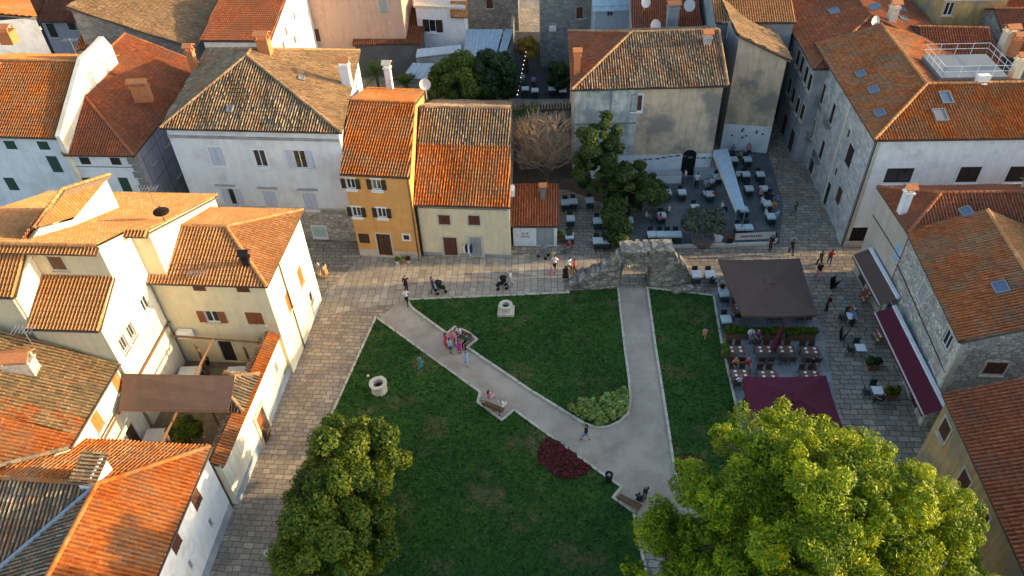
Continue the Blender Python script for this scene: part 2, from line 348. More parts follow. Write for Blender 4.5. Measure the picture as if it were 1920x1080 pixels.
class House:
    def __init__(s, name, label, foot, z1, wallmat, cat='house', z0=0.0, tops=None, group=None):
        s.foot = [np.asarray(q, float)[:2] for q in foot]; s.z0 = z0; s.z1 = z1 if isinstance(z1, (list, tuple)) else [z1]*len(foot); s.mat = wallmat
        s.tops = tops or {}; c = sum(s.foot)/len(s.foot); s.root = thing(name, label, cat, (c[0], c[1], z0), group); s.holes = {i: [] for i in range(len(foot))}; s.q = []; s.emat = {}; s.bands = {}
    def edge(s, e):
        a, b = s.foot[e], s.foot[(e+1) % len(s.foot)]; d = unit(b-a); return a, b, d, np.array([d[1], -d[0]])
    def at(s, e, px, py):
        a, b, d, n = s.edge(e); h = plane_hit((px, py), (*a, 0), np.array([*n, 0])); return float((h[:2]-a) @ d), float(h[2])
    def win(s, e, px, py, w, h, style='pane', mat=None, frame=None, sill=True, surround=None, lintel=None, zoff=0, uz=None):
        u, z = uz if uz else s.at(e, px, py); z += zoff
        a, b, d, n = s.edge(e); L = np.linalg.norm(b-a)
        u = min(max(u, w/2+.12), L-w/2-.12); zt = s.z1[e]-.12; z = min(max(z, s.z0+h/2+.02), zt-h/2)
        r = (u-w/2, u+w/2, z-h/2, z+h/2)
        for q in s.holes[e]:
            if r[0] < q[1]+.05 and r[1] > q[0]-.05 and r[2] < q[3]+.05 and r[3] > q[2]-.05: return
        s.holes[e].append(r); s.q.append((e, r, style, mat, frame or M_WHITE, sill, surround, lintel))
    def wb(s, mb, e, u0, u1, z0, z1, d0, d1, m=0):
        a, b, d, n = s.edge(e); o = a+d*u0+n*d0
        mb.obox((*o, z0), (*(d*(u1-u0)), 0), (*(n*(d1-d0)), 0), (0, 0, z1-z0), m)
    def finish(s):
        mb = MB(); ml = [s.mat]; R = s.root
        def mi(m_):
            if m_ not in ml: ml.append(m_)
            return ml.index(m_)
        for e in range(len(s.foot)):
            a, b, d, n = s.edge(e); L = float(np.linalg.norm(b-a)); zt = s.z1[e]; H = s.holes[e]; base = mi(s.emat.get(e, s.mat)); band = s.bands.get(e)
            us = sorted({0.0, L, *[q[0] for q in H], *[q[1] for q in H]}); zs = sorted({s.z0, zt, *[q[2] for q in H], *[q[3] for q in H], *([band[0]] if band else [])})
            for i in range(len(us)-1):
                for j in range(len(zs)-1):
                    uc, zc = (us[i]+us[i+1])/2, (zs[j]+zs[j+1])/2
                    if any(q[0] < uc < q[1] and q[2] < zc < q[3] for q in H): continue
                    m_ = mi(band[1]) if band and zc < band[0] else base
                    mb.add([(*(a+d*us[i]), zs[j]), (*(a+d*us[i+1]), zs[j]), (*(a+d*us[i+1]), zs[j+1]), (*(a+d*us[i]), zs[j+1])], [(0, 1, 2, 3)], m_)
            if e in s.tops:
                pts = [(0, zt), (L, zt)]+list(s.tops[e]); mb.add([(*(a+d*u), z) for u, z in pts], [tuple(range(len(pts)))], base)
            for q in H:                        # reveals
                c = [(q[0], q[2]), (q[1], q[2]), (q[1], q[3]), (q[0], q[3])]
                for k in range(4):
                    (ua, za), (ub, zb) = c[k], c[(k+1) % 4]; o1, o2 = a+d*ua, a+d*ub
                    mb.add([(*o1, za), (*(o1-n*.17), za), (*(o2-n*.17), zb), (*o2, zb)], [(0, 1, 2, 3)], base)
        mb.build('wall', ml, R)
        for e, (u0, u1, z0, z1), style, mat, fr, sill, sur, lin in s.q:
            f = MB(); t_ = .07
            if style == 'door' or style == 'closed': pass
            else:
                for x in ((u0, u0+t_, z0, z1), (u1-t_, u1, z0, z1), (u0+t_, u1-t_, z0, z0+t_), (u0+t_, u1-t_, z1-t_, z1)): s.wb(f, e, *x, -.13, -.06)
                uc = (u0+u1)/2; s.wb(f, e, uc-.035, uc+.035, z0+t_, z1-t_, -.128, -.065)
            if sur:
                g = .13
                for x in ((u0-g, u0, z0-g, z1+g), (u1, u1+g, z0-g, z1+g), (u0, u1, z1, z1+g)): s.wb(f, e, *x, -.02, .03, 1)
                if style != 'door': s.wb(f, e, u0, u1, z0-g, z0, -.02, .03, 1)
            if style == 'closed' and not sur:
                for x in ((u0, u0+.04, z0, z1), (u1-.04, u1, z0, z1)): s.wb(f, e, *x, -.12, .01)
            if style == 'door':
                for x in ((u0, u0+.06, z0, z1), (u1-.06, u1, z0, z1), (u0+.06, u1-.06, z1-.06, z1)): s.wb(f, e, *x, -.16, -.03)
                w_ = f.build('door', [fr, sur or fr], R); g = MB(); uc = (u0+u1)/2
                for x0, x1 in ((u0+.06, uc-.01), (uc+.01, u1-.06)):
                    s.wb(g, e, x0, x1, z0, z1-.06, -.15, -.10); s.wb(g, e, x0+.1, x1-.1, z0+.15, z0+(z1-z0)*.45, -.10, -.085); s.wb(g, e, x0+.1, x1-.1, z0+(z1-z0)*.52, z1-.2, -.10, -.085)
                g.build('door_leaf', mat or M_DOOR, w_); continue
            w_ = f.build('window', [fr, sur or fr], R)
            if style != 'closed':
                g = MB(); s.wb(g, e, u0+t_, u1-t_, z0+t_, z1-t_, -.12, -.10); g.build('pane', M_GLASS, w_)
            if style in ('closed', 'open', 'half'):
                hw = (u1-u0)/2
                spans = {'closed': [(u0+.02, u0+hw-.01, -.03, .025), (u0+hw+.01, u1-.02, -.03, .025)], 'open': [(u0-hw-.03, u0-.03, .02, .07), (u1+.03, u1+hw+.03, .02, .07)], 'half': [(u0+.02, u0+hw-.01, -.03, .025), (u1+.03, u1+hw+.03, .02, .07)]}[style]
                if sur and style == 'open': spans = [(q[0], q[1], .035, .08) for q in spans]
                for x0, x1, d0, d1 in spans:
                    g = MB(); s.wb(g, e, x0, x1, z0+.01, z1-.01, d0, d1-.02)
                    k = max(5, int((z1-z0)/.14))
                    for j in range(k):         # louvres
                        zz = z0+.08+(z1-z0-.16)*j/k; s.wb(g, e, x0+.05, x1-.05, zz, zz+.05, d1-.02, d1-.003)
                    s.wb(g, e, x0, x0+.045, z0+.01, z1-.01, d1-.02, d1); s.wb(g, e, x1-.045, x1, z0+.01, z1-.01, d1-.02, d1)
                    g.build('shutter', mat, w_)
            if sill: g = MB(); s.wb(g, e, u0-.12, u1+.12, z0-.10-(.13 if sur else 0), z0-(.13 if sur else 0)-.004, -.02, .13); g.build('sill', sur or M_LIME, w_)
            if lin: g = MB(); s.wb(g, e, u0-.3, u1+.3, z1+.30, z1+.42, -.02, .16); g.build('lintel', lin, w_)
        return s
def gutter(R, pts, mat=M_GUT, r=.075): return MB().tube(pts, r, 6).build('gutter', mat, R)
def downpipe(R, xy, n, z0, z1, mat=M_GUT, r=.05):
    q = np.asarray(xy)+np.asarray(n)*.09; return MB().tube([(*q, z0), (*q, z1)], r, 6).build('drainpipe', mat, R)
def chimney(R, px, z, w=.7, d=.6, h=1.5, mat=M_BRICK, ang=-.1, cap='tile', capmat=None, sink=.5):
    c = P(*px, z); mb = MB(); mb.box((c[0], c[1], z+h/2-sink/2), (w, d, h+sink), ang)
    mb.box((c[0], c[1], z+h+.05), (w+.16, d+.16, .1), ang)
    M = Matrix.Rotation(ang, 3, 'Z')
    for sx in (-1, 1):
        for sy in (-1, 1): v = M @ Vector((sx*(w/2-.07), sy*(d/2-.07), 0)); mb.box((c[0]+v.x, c[1]+v.y, z+h+.25), (.12, .12, .3), ang)
    o = mb.build('chimney', mat, R); g = MB()
    ct = [Vector((-w/2-.15, -d/2-.15, 0)), Vector((w/2+.15, -d/2-.15, 0)), Vector((w/2+.15, 0, .28)), Vector((-w/2-.15, 0, .28)), Vector((w/2+.15, d/2+.15, 0)), Vector((-w/2-.15, d/2+.15, 0))]
    v1 = [M @ q+Vector((c[0], c[1], z+h+.4)) for q in ct]; v2 = [q+Vector((0, 0, .07)) for q in v1]
    g.add(v1+v2, [(3, 2, 1, 0), (5, 4, 2, 3), (6, 7, 8, 9), (9, 8, 10, 11), (0, 1, 7, 6), (4, 5, 11, 10), (1, 2, 8, 7), (2, 4, 10, 8), (5, 3, 9, 11), (3, 0, 6, 9)])
    g.build('chimney_cap', capmat or M_BRICK, o); return o
def skylight(R, px, plane, w=.8, h=1.2, blind=None):
    p0, u, v, n = plane; c = plane_hit(px, p0, n); mb = MB()
    def bx(m, a0, a1, b0, b1, d0, d1): m.obox(c+u*a0+v*b0+n*d0, u*(a1-a0), v*(b1-b0), n*(d1-d0))
    for x in ((-w/2, -w/2+.09, -h/2, h/2), (w/2-.09, w/2, -h/2, h/2), (-w/2+.09, w/2-.09, -h/2, -h/2+.09), (-w/2+.09, w/2-.09, h/2-.09, h/2)): bx(mb, *x, -.02, .16)
    o = mb.build('skylight', M_GUTG, R); g = MB(); bx(g, -w/2+.09, w/2-.09, -h/2+.09, h/2-.09, .02, .12); g.build('pane', blind or M_SKYGL, o); return o
t = NT('skylight_glass'); M_SKYGL = t.out((.10, .14, .20), .12)
def pl(poly):
    p0, p1, p2 = [np.asarray(q, float) for q in poly[:3]]; u = unit(p1-p0); n = unit(np.cross(u, p2-p0)); n = n if n[2] > 0 else -n; return p0, u, np.cross(n, u), n
def dish(R, px, z, r=.42, face=(-.3, -1, .35), mast=1.0, mat=None):
    c = P(*px, z); f = Vector(face).normalized(); q = f.to_track_quat('Z', 'Y').to_matrix(); mb = MB(); prof = [(0.02, .0), (r*.4, .015), (r*.75, .06), (r, .13)]
    vs_ = []; fs = []; k = 14
    for rr, h in prof+[(r+.01, .15)]+[(q_[0], q_[1]-.03) for q_ in prof[::-1]]:
        for j in range(k): a = 2*math.pi*j/k; vs_.append(q @ Vector((rr*math.cos(a), rr*math.sin(a), h))+Vector(c))
    n_ = len(prof)*2+1
    for i in range(n_-1):
        for j in range(k): fs.append((i*k+j, i*k+(j+1) % k, (i+1)*k+(j+1) % k, (i+1)*k+j))
    mb.add(vs_, fs); mb.tube([Vector(c)-f*.03, Vector(c)-f*.2, Vector(c)-f*.2-Vector((0, 0, mast))], .03, 5); mb.tube([Vector(c)+q @ Vector((0, -r*.8, .1)), Vector(c)+f*.5], .015, 4)
    mb.box(Vector(c)+f*.52, (.08, .08, .12)); return mb.build('satellite_dish', mat or M_DISH, R)
def antenna(R, px, z, h=2.2, n=6):
    c = P(*px, z); mb = MB(); mb.tube([c, c+np.array([0, 0, h])], .025, 5)
    mb.tube([c+np.array([-.6, 0, h-.15]), c+np.array([.6, .1, h-.15])], .018, 4)
    for i in range(n): x = -.55+1.1*i/(n-1); mb.tube([c+np.array([x, -.35, h-.15]), c+np.array([x, .35, h-.15])], .012, 4)
    return mb.build('antenna', M_STEEL, R)
# ------------------------------------------------------------------ house recipes
def rect(F, i=.3, s0=0, s1=None, t0=0, t1=None):
    s1 = F.w if s1 is None else s1; t1 = F.d if t1 is None else t1
    return [F.xy(s0+i, t0+i), F.xy(s1-i, t0+i), F.xy(s1-i, t1-i), F.xy(s0+i, t1-i)]
def gable_x(name, label, F, wall, tile, zr, tr=None, zb=None, ov=.3, cat='house', mats=None, z0=0.0, gut=M_GUT, cap=None, side=.15, **kw):
    """ridge parallel to the front; front eave F.z, back eave zb"""
    tr = F.d/2 if tr is None else tr; zb = F.z if zb is None else zb; sf = (zr-F.z)/tr; sb_ = (zr-zb)/(F.d-tr)
    ft = [F.xy(side, ov), F.xy(F.w-side, ov), F.xy(F.w-side, F.d-ov), F.xy(side, F.d-ov)]
    zf, zk = F.z+ov*sf-.13, zb+ov*sb_-.13; L = F.d-2*ov
    zmin = min(zf, zk)
    def top(u_of): return [(u_of(F.d-ov), zk), (u_of(tr), zr-.13), (u_of(ov), zf)]
    h = House(name, label, ft, [zf, zmin-.02, zk, zmin-.02], wall, cat, z0, {1: [(L, zk), (tr-ov, zr-.14), (0, zf)], 3: [(L, zf), (F.d-ov-tr, zr-.14), (0, zk)]})
    A, B, C, D = F.p(0, 0, F.z), F.p(F.w, 0, F.z), F.p(F.w, F.d, zb), F.p(0, F.d, zb); E, G = F.p(0, tr, zr), F.p(F.w, tr, zr)
    h.planes = [[A, B, G, E], [C, D, E, G]]
    h.roof = roof_mesh(h.planes, tile, wall, h.root, mats=mats, **kw)
    ridge_caps([(E+[0, 0, .03], G+[0, 0, .03])], cap or tile, h.roof)
    gutter(h.root, [A-[0, 0, .1]-np.array([*F.b, 0])*.06, B-[0, 0, .1]-np.array([*F.b, 0])*.06], gut); h.F = F
    return h
def hip(name, label, F, wall, tile, r0, r1, zr, ov=.3, cat='house', mats=None, z0=0.0, gut=M_GUT, cap=None, along='s', show=(1, 1, 1, 1), **kw):
    """hip roof; r0,r1 ridge ends in (s,t)"""
    h = House(name, label, rect(F, ov), F.z-.02, wall, cat, z0)
    A, B, C, D = F.p(0, 0, F.z), F.p(F.w, 0, F.z), F.p(F.w, F.d, F.z), F.p(0, F.d, F.z); E, G = F.p(*r0, zr), F.p(*r1, zr)
    if along == 's': pls = [[A, B, G, E], [B, C, G], [C, D, E, G], [D, A, E]]; hips = [(A, E), (B, G), (C, G), (D, E), (E, G)]
    else: pls = [[A, B, E], [B, C, G, E], [C, D, G], [D, A, E, G]]; hips = [(A, E), (B, E), (C, G), (D, G), (E, G)]
    h.planes = pls; keep = [p for p, k in zip(pls, show) if k]
    h.roof = roof_mesh(keep, tile, wall, h.root, mats=[m for m, k in zip(mats, show) if k] if mats else None, **kw)
    up = np.array([0, 0, .03]); ridge_caps([(a+up, b+up) for a, b in hips if np.linalg.norm(b-a) > .3], cap or tile, h.roof)
    o = np.array([0, 0, -.1]); gutter(h.root, [A+o, B+o, C+o, D+o, A+o], gut); h.F = F
    return h

# ================================================================== ROW BEHIND THE STREET
# tall white house with the pyramid roof
F = Frame((300, 240), (640, 248), 11, 92.1-.5, 15.2)
b1 = hip('town_house', 'tall white three storey house under a weathered grey brown pyramid roof', F, W_COOL, T_OLD, (6.5, 7.15), (6.6, 8.5), 14.0, along='t', mats=[T_OLD, T_GOLD, T_OLD, T_OLD], cap=T_GOLD, jit=.012)
b1.bands[0] = (3.3, S_PALE)
for px, py, st, m, w, hh in [(407, 293, 'closed', M_PALESH, 1.15, 1.75), (488, 297, 'pane', None, 1.05, 1.6), (563, 299, 'open', M_PALESH, 1.05, 1.7)]:
    b1.win(0, px, py, w, hh, st, m, surround=M_WHITE)
for px, py, st in [(430, 369, 'half'), (508, 374, 'closed'), (582, 377, 'closed')]: b1.win(0, px, py, 1.15, 1.7, st, M_PALESH, surround=M_WHITE, lintel=M_GREYSH)
b1.win(0, 599, 434, 1.15, 1.1, 'closed', M_MINT, surround=M_WHITE)
for t_ in (3, 7, 11): b1.win(1, 0, 0, 1, 1.6, 'closed', M_PALESH, uz=(t_, 8.7))
b1.finish()
g = MB()
b1.wb(g, 0, .0, 14.3, 10.0, 10.22, .0, .10); b1.wb(g, 0, 0, 14.3, 10.86, 10.97, 0, .22); g.build('cornice', W_GREY, b1.root)
g = MB(); b1.wb(g, 0, 0, 14.3, 3.32, 3.46, -.02, .07); b1.wb(g, 0, 0, 14.3, 1.0, 1.1, -.02, .06); g.build('string_course', M_LIME, b1.root)
pf = pl(b1.planes[0]); skylight(b1.root, (432, 205), pf, .5, .7, M_GUTG); skylight(b1.root, (565, 148), pl(b1.planes[1]), .7, .5, M_GUTG)
chimney(b1.root, (498, 95), 13.7, 1.0, .8, 1.0, M_BRICK, -.12); chimney(b1.root, (650, 150), 11.6, .8, .6, 1.3, W_WHITE, -.1); chimney(b1.root, (366, 128), 11.2, .6, .6, 1.6, M_BRICK, -.1)

# narrow orange house
F = Frame((637, 325), (768, 332), 8.5, 88.5, 14.6)
b2 = gable_x('row_house', 'narrow ochre house with dark open shutters and bright orange tile roof', F, W_OCHRE, T_ORN, 10.95)
for px, py in [(655, 344), (706, 346), (666, 397), (716, 399)]: b2.win(0, px, py, .75, .95, 'open', M_DARKSH, sill=True, surround=M_WHITE)
b2.win(0, 683, 447, 1.0, 1.0, 'closed', M_DOOR, sill=False); b2.win(0, 762, 445, .5, .5, 'pane', None, M_DARKSH, sill=False, surround=M_WHITE)
b2.win(0, 721, 459, 1.2, 2.3, 'door', M_DOOR, M_DARKSH, surround=M_LIME); b2.bands[0] = (.75, M_LIME); b2.finish()
chimney(b2.root, (732, 168), 8.7, .55, .55, 2.1, W_WHITE, -.1, capmat=M_LIME); dish(b2.root, (797, 158), 10.2, .5, (.1, -1, .4), 1.4)
downpipe(b2.root, b2.foot[1]-b2.edge(0)[2]*.1, b2.edge(0)[3], 0, 8.4)
g = MB(); b2.wb(g, 0, 0, 5.3, 3.0, 3.08, -.02, .05); g.build('string_course', W_OCHRE, b2.root)

# cream house, upper half of its roof old
F = Frame((776, 383), (957, 388), 5.5, 87.5, 17.8)
b3 = gable_x('row_house', 'cream two storey house whose roof is weathered above and new orange below', F, W_YEL, T_ORN, 9.45, 8.9, mats=[T_ORN, T_OLD], cap=T_OLD, jit=.006)
hp = b3.planes[0]; A, B, G, E = hp; k = .60     # the old upper courses, laid over the new ones
bpy.data.objects.remove(b3.roof.children[0]); bpy.data.objects.remove(b3.roof)
mA, mB = A+(E-A)*k, B+(G-B)*k
b3.roof = roof_mesh([[A, B, mB, mA], [mA, mB, G, E], b3.planes[1]], T_ORN, W_YEL, b3.root, mats=[T_ORN, T_OLD, T_MIX], jit=.008); ridge_caps([(E, G)], T_OLD, b3.roof)
for px in ((833, 412), (889, 413)): b3.win(0, *px, .95, .95, 'closed', M_BROWNSH, sill=False, surround=M_LIME)
b3.win(0, 845, 467, 1.25, 2.0, 'door', M_BROWNSH, M_LIME, surround=M_LIME); b3.win(0, 893, 468, 1.1, 2.1, 'door', M_GREYSH, M_WHITE, surround=M_LIME)
b3.bands[0] = (.35, W_GREY); b3.finish()
g = MB(); b3.wb(g, 0, .1, 7.4, 4.95, 5.02, 0, .05); g.build('cable', M_GUTG, b3.root)
downpipe(b3.root, b3.foot[0], b3.edge(0)[3], 0, 5.4)
g = MB(); b3.wb(g, 1, 3.0, 3.9, 4.2, 4.8, .05, .4); b3.wb(g, 1, 3.08, 3.82, 4.28, 4.72, .4, .42); g.build('air_conditioner', M_WHITE, b3.root)
# garden shed
F = Frame((958, 424), (1048, 424), 2.25, None, 4.0)
b4 = House('shed', 'small white shed with lean to russet tile roof beside the cream house', rect(F, .15), [2.25, 2.25, 3.7, 2.25], W_WHITE, 'shed', 0, {1: [(3.7, 3.66)], 3: [(0, 3.66)]})
b4.planes = [[F.p(0, 0, 2.3), F.p(F.w, 0, 2.3), F.p(F.w, 4, 3.85), F.p(0, 4, 3.85)]]; roof_mesh(b4.planes, T_RED, W_WHITE, b4.root, jit=.008)
b4.win(0, 1022, 446, 1.5, 1.95, 'door', M_GREYSH, M_GREYSH); b4.finish(); gutter(b4.root, [F.p(0, -.08, 2.2), F.p(F.w, -.08, 2.2)])
g = MB()
for x in (.75, 1.1): b4.wb(g, 0, x, x+.2, 1.25, 1.5, .02, .04)
b4.wb(g, 0, .7, 1.4, .95, 1.1, .02, .035); g.build('notice', M_GREYSH, b4.root)
chimney(b4.root, (1018, 365), 3.6, .4, .35, .5, M_GUTG, 0)

# stained house behind the courtyard
F = Frame((1072, 168), (1365, 160), 9.5, 86.5, 12.8)
b5 = hip('old_house', 'old stained plaster house with patchy tile roof over the restaurant courtyard', F, W_STAIN, T_MIX, (5.6, 6.4), (13.6, 6.4), 11.85, mats=[T_MIX, None, T_MIX, T_RED], show=(1, 0, 1, 1), cap=T_GOLD, jit=.014)
b5.bands[0] = (2.5, W_COOL)
b5.win(0, 1194, 193, .9, 1.5, 'closed', M_BROWNSH, surround=M_WHITE); b5.win(0, 1288, 326, 1.3, 2.3, 'door', M_BLACK, M_DARKSH)
b5.finish(); u_, z_ = b5.at(0, 1288, 326); a_, b_, d_, n_5 = b5.edge(0)
g = MB(); g.add([(*(a_+d_*(u_+.65*math.cos(t_))+n_5*.02), 2.33+.6*math.sin(t_)) for t_ in np.linspace(0, math.pi, 13)], [tuple(range(13))]); g.build('door_arch', M_BLACK, b5.root)
chimney(b5.root, (1082, 130), 10.2, .55, .45, 1.3, M_BRICK, 0)
g = MB(); b5.wb(g, 0, .02, 5.6, 2.5, 9.3, .004, .03); g.build('flaking_panel', W_STAIN2, b5.root)
g = MB(); b5.wb(g, 0, .1, 5.6, 5.9, 6.0, .03, .12); b5.wb(g, 0, 3.2, 3.28, 6.0, 9.3, .03, .1); g.build('conduit', M_GUTG, b5.root)
g = MB()
_rng = random.Random(5)
for k in range(11):
    u = 6.6+k*.62; zz = 2.0+.32*math.exp(-((u-9.6)/1.2)**2)
    for j in range(3): b5.wb(g, 0, u+_rng.uniform(-.2, .2), u+_rng.uniform(.22, .34), zz+_rng.uniform(-.08, 0), zz+_rng.uniform(.04, .1), .0, .02)
g.build('wall_motif', M_GUTG, b5.root)
for s_ in (13.3,):
    q = F.p(12.3, 2.6, 10.5); chimney(b5.root, (1325, 80), 11.3, .7, .6, .5, W_GREY, 0)
# tall stone neighbour with half roof falling to the alley
a0 = P2(1350, 280); b0 = P2(1437, 287); d = unit(b0-a0); W6 = float(np.linalg.norm(b0-a0)); nb = np.array([-d[1], d[0]])
F = RawFrame(a0, math.degrees(math.atan2(d[1], d[0])), 10.0, W6, 11.0, 86)
sl6 = .42; zl = 10.0+W6*sl6
b6 = House('stone_house', 'tall bare stone and plaster house with golden roof falling to the alley', [F.xy(0, 0), F.xy(W6, 0), F.xy(W6, 11), F.xy(0, 11)], [10.0, 10.0, 10.0, zl], W_GREY, tops={0: [(0, zl)], 2: [(W6, zl)]})
b6.emat[0] = W_STAIN; b6.bands[0] = (2.9, W_COOL)
b6.planes = [[F.p(W6+.35, 11.2, 10-.1), F.p(W6+.35, -.3, 10-.1), F.p(-.3, -.3, zl+.15), F.p(-.3, 11.2, zl+.15)]]
b6.roof = roof_mesh(b6.planes, T_GOLD, S_GREY, b6.root, jit=.014)
for t_, z_ in ((3, 6.5), (6, 6.5), (9, 6.5), (3, 3), (7, 3)): b6.win(1, 0, 0, .9, 1.4, 'closed', M_BROWNSH, uz=(t_, z_))
b6.finish(); antenna(b6.root, (1362, 72), 12.2, 1.6)
g = MB()
for k in range(8): u = .5+_rng.uniform(0, 3.3); zz = 1.3+_rng.uniform(0, 1.1); b6.wb(g, 0, u, u+.22, zz, zz+.12, 0, .02); b6.wb(g, 0, u+.06, u+.14, zz+.1, zz+.2, 0, .02)
g.build('wall_motif', M_DARKSH, b6.root)

# ================================================================== BIG HOUSE ON THE RIGHT
F = Frame((1640, 262), (1920, 258), 10.4, 85.5, 17.5, w=13)
ft = [F.xy(.35, .35), F.xy(12.9, .35), F.xy(12.9, 10.2), F.xy(10.3, 10.2), F.xy(10.3, 17.4), F.xy(.35, 17.4)]
b8 = House('corner_house', 'large pale corner house with long hipped orange roof between lane and alley', ft, 10.38, W_WHITE); zr = 12.05
A, B, C, D, I, J = F.p(0, 0, 10.4), F.p(13, 0, 10.4), F.p(13, 10.5, 10.4), F.p(10.6, 10.5, 10.4), F.p(10.6, 17.5, 10.4), F.p(0, 17.5, 10.4)
r0, r1, r2 = F.p(5.3, 5.6, zr), F.p(13, 5.6, zr), F.p(5.5, 17.5, zr)
b8.planes = [[A, B, r1, r0], [J, A, r0, r2], [C, D, r0, r1], [D, I, r2, r0]]
b8.roof = roof_mesh(b8.planes, T_ORN, W_WHITE, b8.root, mats=[T_ORN, T_RUSSORN, T_RUSSORN, T_RUSSORN], jit=.006)
up = np.array([0, 0, .03]); ridge_caps([(A+up, r0+up), (r0+up, r1+up), (r0+up, r2+up)], T_PEACH, b8.roof)
gutter(b8.root, [J-[0, 0, .1], A-[0, 0, .1], B-[0, 0, .1]]); b8.emat[5] = S_FACADE
b8.win(0, 1685, 329, 2.1, 1.35, 'pane', None, M_DARKSH, surround=M_WHITE); b8.win(0, 1816, 327, 1.6, 1.4, 'closed', M_DARKSH, surround=M_WHITE); b8.win(0, 1925, 326, 1.6, 1.4, 'closed', M_DARKSH, surround=M_WHITE)
b8.win(0, 1602, 462, 1.3, 1.9, 'door', M_BLACK, M_DARKSH)
for px, py, w, h_, st, m in [(1593, 292, 1.2, 1.8, 'closed', M_DARKSH), (1573, 367, .95, 1.5, 'closed', M_BROWNSH), (1591, 250, .4, .7, 'pane', 0), (1567, 322, .4, .7, 'pane', 0),
        (1563, 151, .8, 1.4, 'closed', M_GREYSH), (1543, 176, .8, 1.9, 'pane', 0), (1561, 213, .8, 1.9, 'pane', 0), (1524, 241, .8, 1.9, 'pane', 0), (1541, 281, .8, 1.9, 'pane', 0)]:
    b8.win(5, px, py, w, h_, st, m or None, M_DARKSH, surround=M_LIME if st == 'pane' and h_ > 1 else None)
for px, py, w in [(1501, 306, 1.2), (1514, 335, 1.5), (1541, 388, 1.5), (1554, 428, 1.6)]: b8.win(5, px, py, w, 2.4, 'door', M_GLASS, M_GREYSH, surround=M_LIME, uz=(b8.at(5, px, py)[0], 1.22))
b8.finish()
g = MB()
for px in [(1543, 176), (1561, 213), (1524, 241), (1541, 281)]:
    u, z = b8.at(5, *px); g = MB(); b8.wb(g, 5, u-.65, u+.65, z-1.2, z-1.05, 0, .5)
    for k in range(7): b8.wb(g, 5, u-.6+k*.2, u-.575+k*.2, z-1.05, z-.3, .44, .47)
    b8.wb(g, 5, u-.63, u+.63, z-.33, z-.28, .43, .48); g.build('balcony', M_GUTG, b8.root)
g = MB(); u_ = b8.at(5, 1568, 290)[0]; b8.wb(g, 5, u_-.2, u_+.2, 0, 10.2, 0, .07); g.build('pilaster', M_LIME, b8.root)
g = MB(); b8.wb(g, 5, 17.05-1.6, 17.05, 0, .5, -.02, .12); b8.wb(g, 0, 0, 1.6, 0, .5, -.02, .12); b8.wb(g, 0, 0, .35, .5, 9.9, -.02, .06); g.build('quoin', M_LIME, b8.root)
downpipe(b8.root, b8.foot[0], b8.edge(0)[3]*.6, 0, 10.3); downpipe(b8.root, b8.foot[0]+b8.edge(5)[3]*.02, b8.edge(5)[3], 0, 10.3, M_GUTG)
pw, pe = pl([J, A, r0]), pl([A, B, r1])
for px in ((1614, 140), (1638, 170), (1650, 213)): skylight(b8.root, px, pw, 1.0, .75, None)
skylight(b8.root, (1773, 184), pe, .85, 1.3); skylight(b8.root, (1762, 217), pe, .95, 1.3, M_GUTG)
# roof terrace behind its ridge
g = MB(); c0 = F.p(6.8, 6.6, 12.0); ax = np.array([*F.a, 0]); bx_ = np.array([*F.b, 0]); g.obox(c0-[0, 0, .5], ax*5.2, bx_*4.2, (0, 0, .55)); te = g.build('terrace_deck', M_GUTG, b8.root)
g = MB()
for z_ in (.55, 1.0):
    q = [c0+[0, 0, z_], c0+ax*5.2+[0, 0, z_], c0+ax*5.2+bx_*4.2+[0, 0, z_], c0+bx_*4.2+[0, 0, z_]]; g.tube(q+[q[0]], .022, 5)
for k in range(5):
    for q in (c0+ax*1.3*k, c0+ax*1.3*k+bx_*4.2, c0+bx_*1.05*k, c0+ax*5.2+bx_*1.05*k): g.tube([q, q+[0, 0, 1.0]], .02, 5)
g.build('railing', M_WHITE, te)
chimney(b8.root, (1905, 135), 11.6, .7, .6, 1.0, W_CREAM, 0)
g = MB(); c = P(1843, 148, 12.3); g.box(c, (.9, .5, .7), -.05); g.lathe(c+[0, -.26, -.25], [(.28, 0), (.28, .02)], 12); g.build('air_conditioner', M_WHITE, b8.root)
# longer house up the alley
F = RawFrame(P2(1531, 128, 9.8)+np.array([-.25, 0]), -4, 9.8, 13.5, 24, 85.5)
b9 = hip('town_house', 'long grey house up the alley with broad russet roof and skylights', F, W_GREY, T_RED, (6.6, 7), (6.6, 24), 11.7, along='t', show=(1, 1, 0, 1), seg=4)
for px, py in [(1497, 108), (1504, 121), (1512, 140), (1519, 154), (1481, 161), (1488, 179), (1496, 198), (1505, 210), (1470, 128), (1476, 90), (1462, 60), (1484, 70)]: b9.win(3, px, py, .8, 1.5, 'closed', M_DARKSH, surround=M_LIME)
for t_ in (2.0, 5.2, 8.8, 12.4): b9.win(3, 0, 0, 1.3, 2.3, 'door', M_DOOR, M_DARKSH, uz=(24-t_-.4, 1.2))
b9.finish(); pw = pl(b9.planes[3]); pe = pl(b9.planes[1])
for px in ((1564, 22), (1640, 14)): skylight(b9.root, px, pw, 1.2, .9)
for px in ((1693, 36), (1690, 18)): skylight(b9.root, px, pe, 1.2, .8)
chimney(b9.root, (1672, 34), 11.5, .7, .7, 1.0, M_LIME, 0); dish(b9.root, (1640, 40), 11.6, .5, (.4, -1, .4), .6)
chimney(b9.root, (1597, 12), 10.9, .4, .4, .7, M_GUTG, 0)
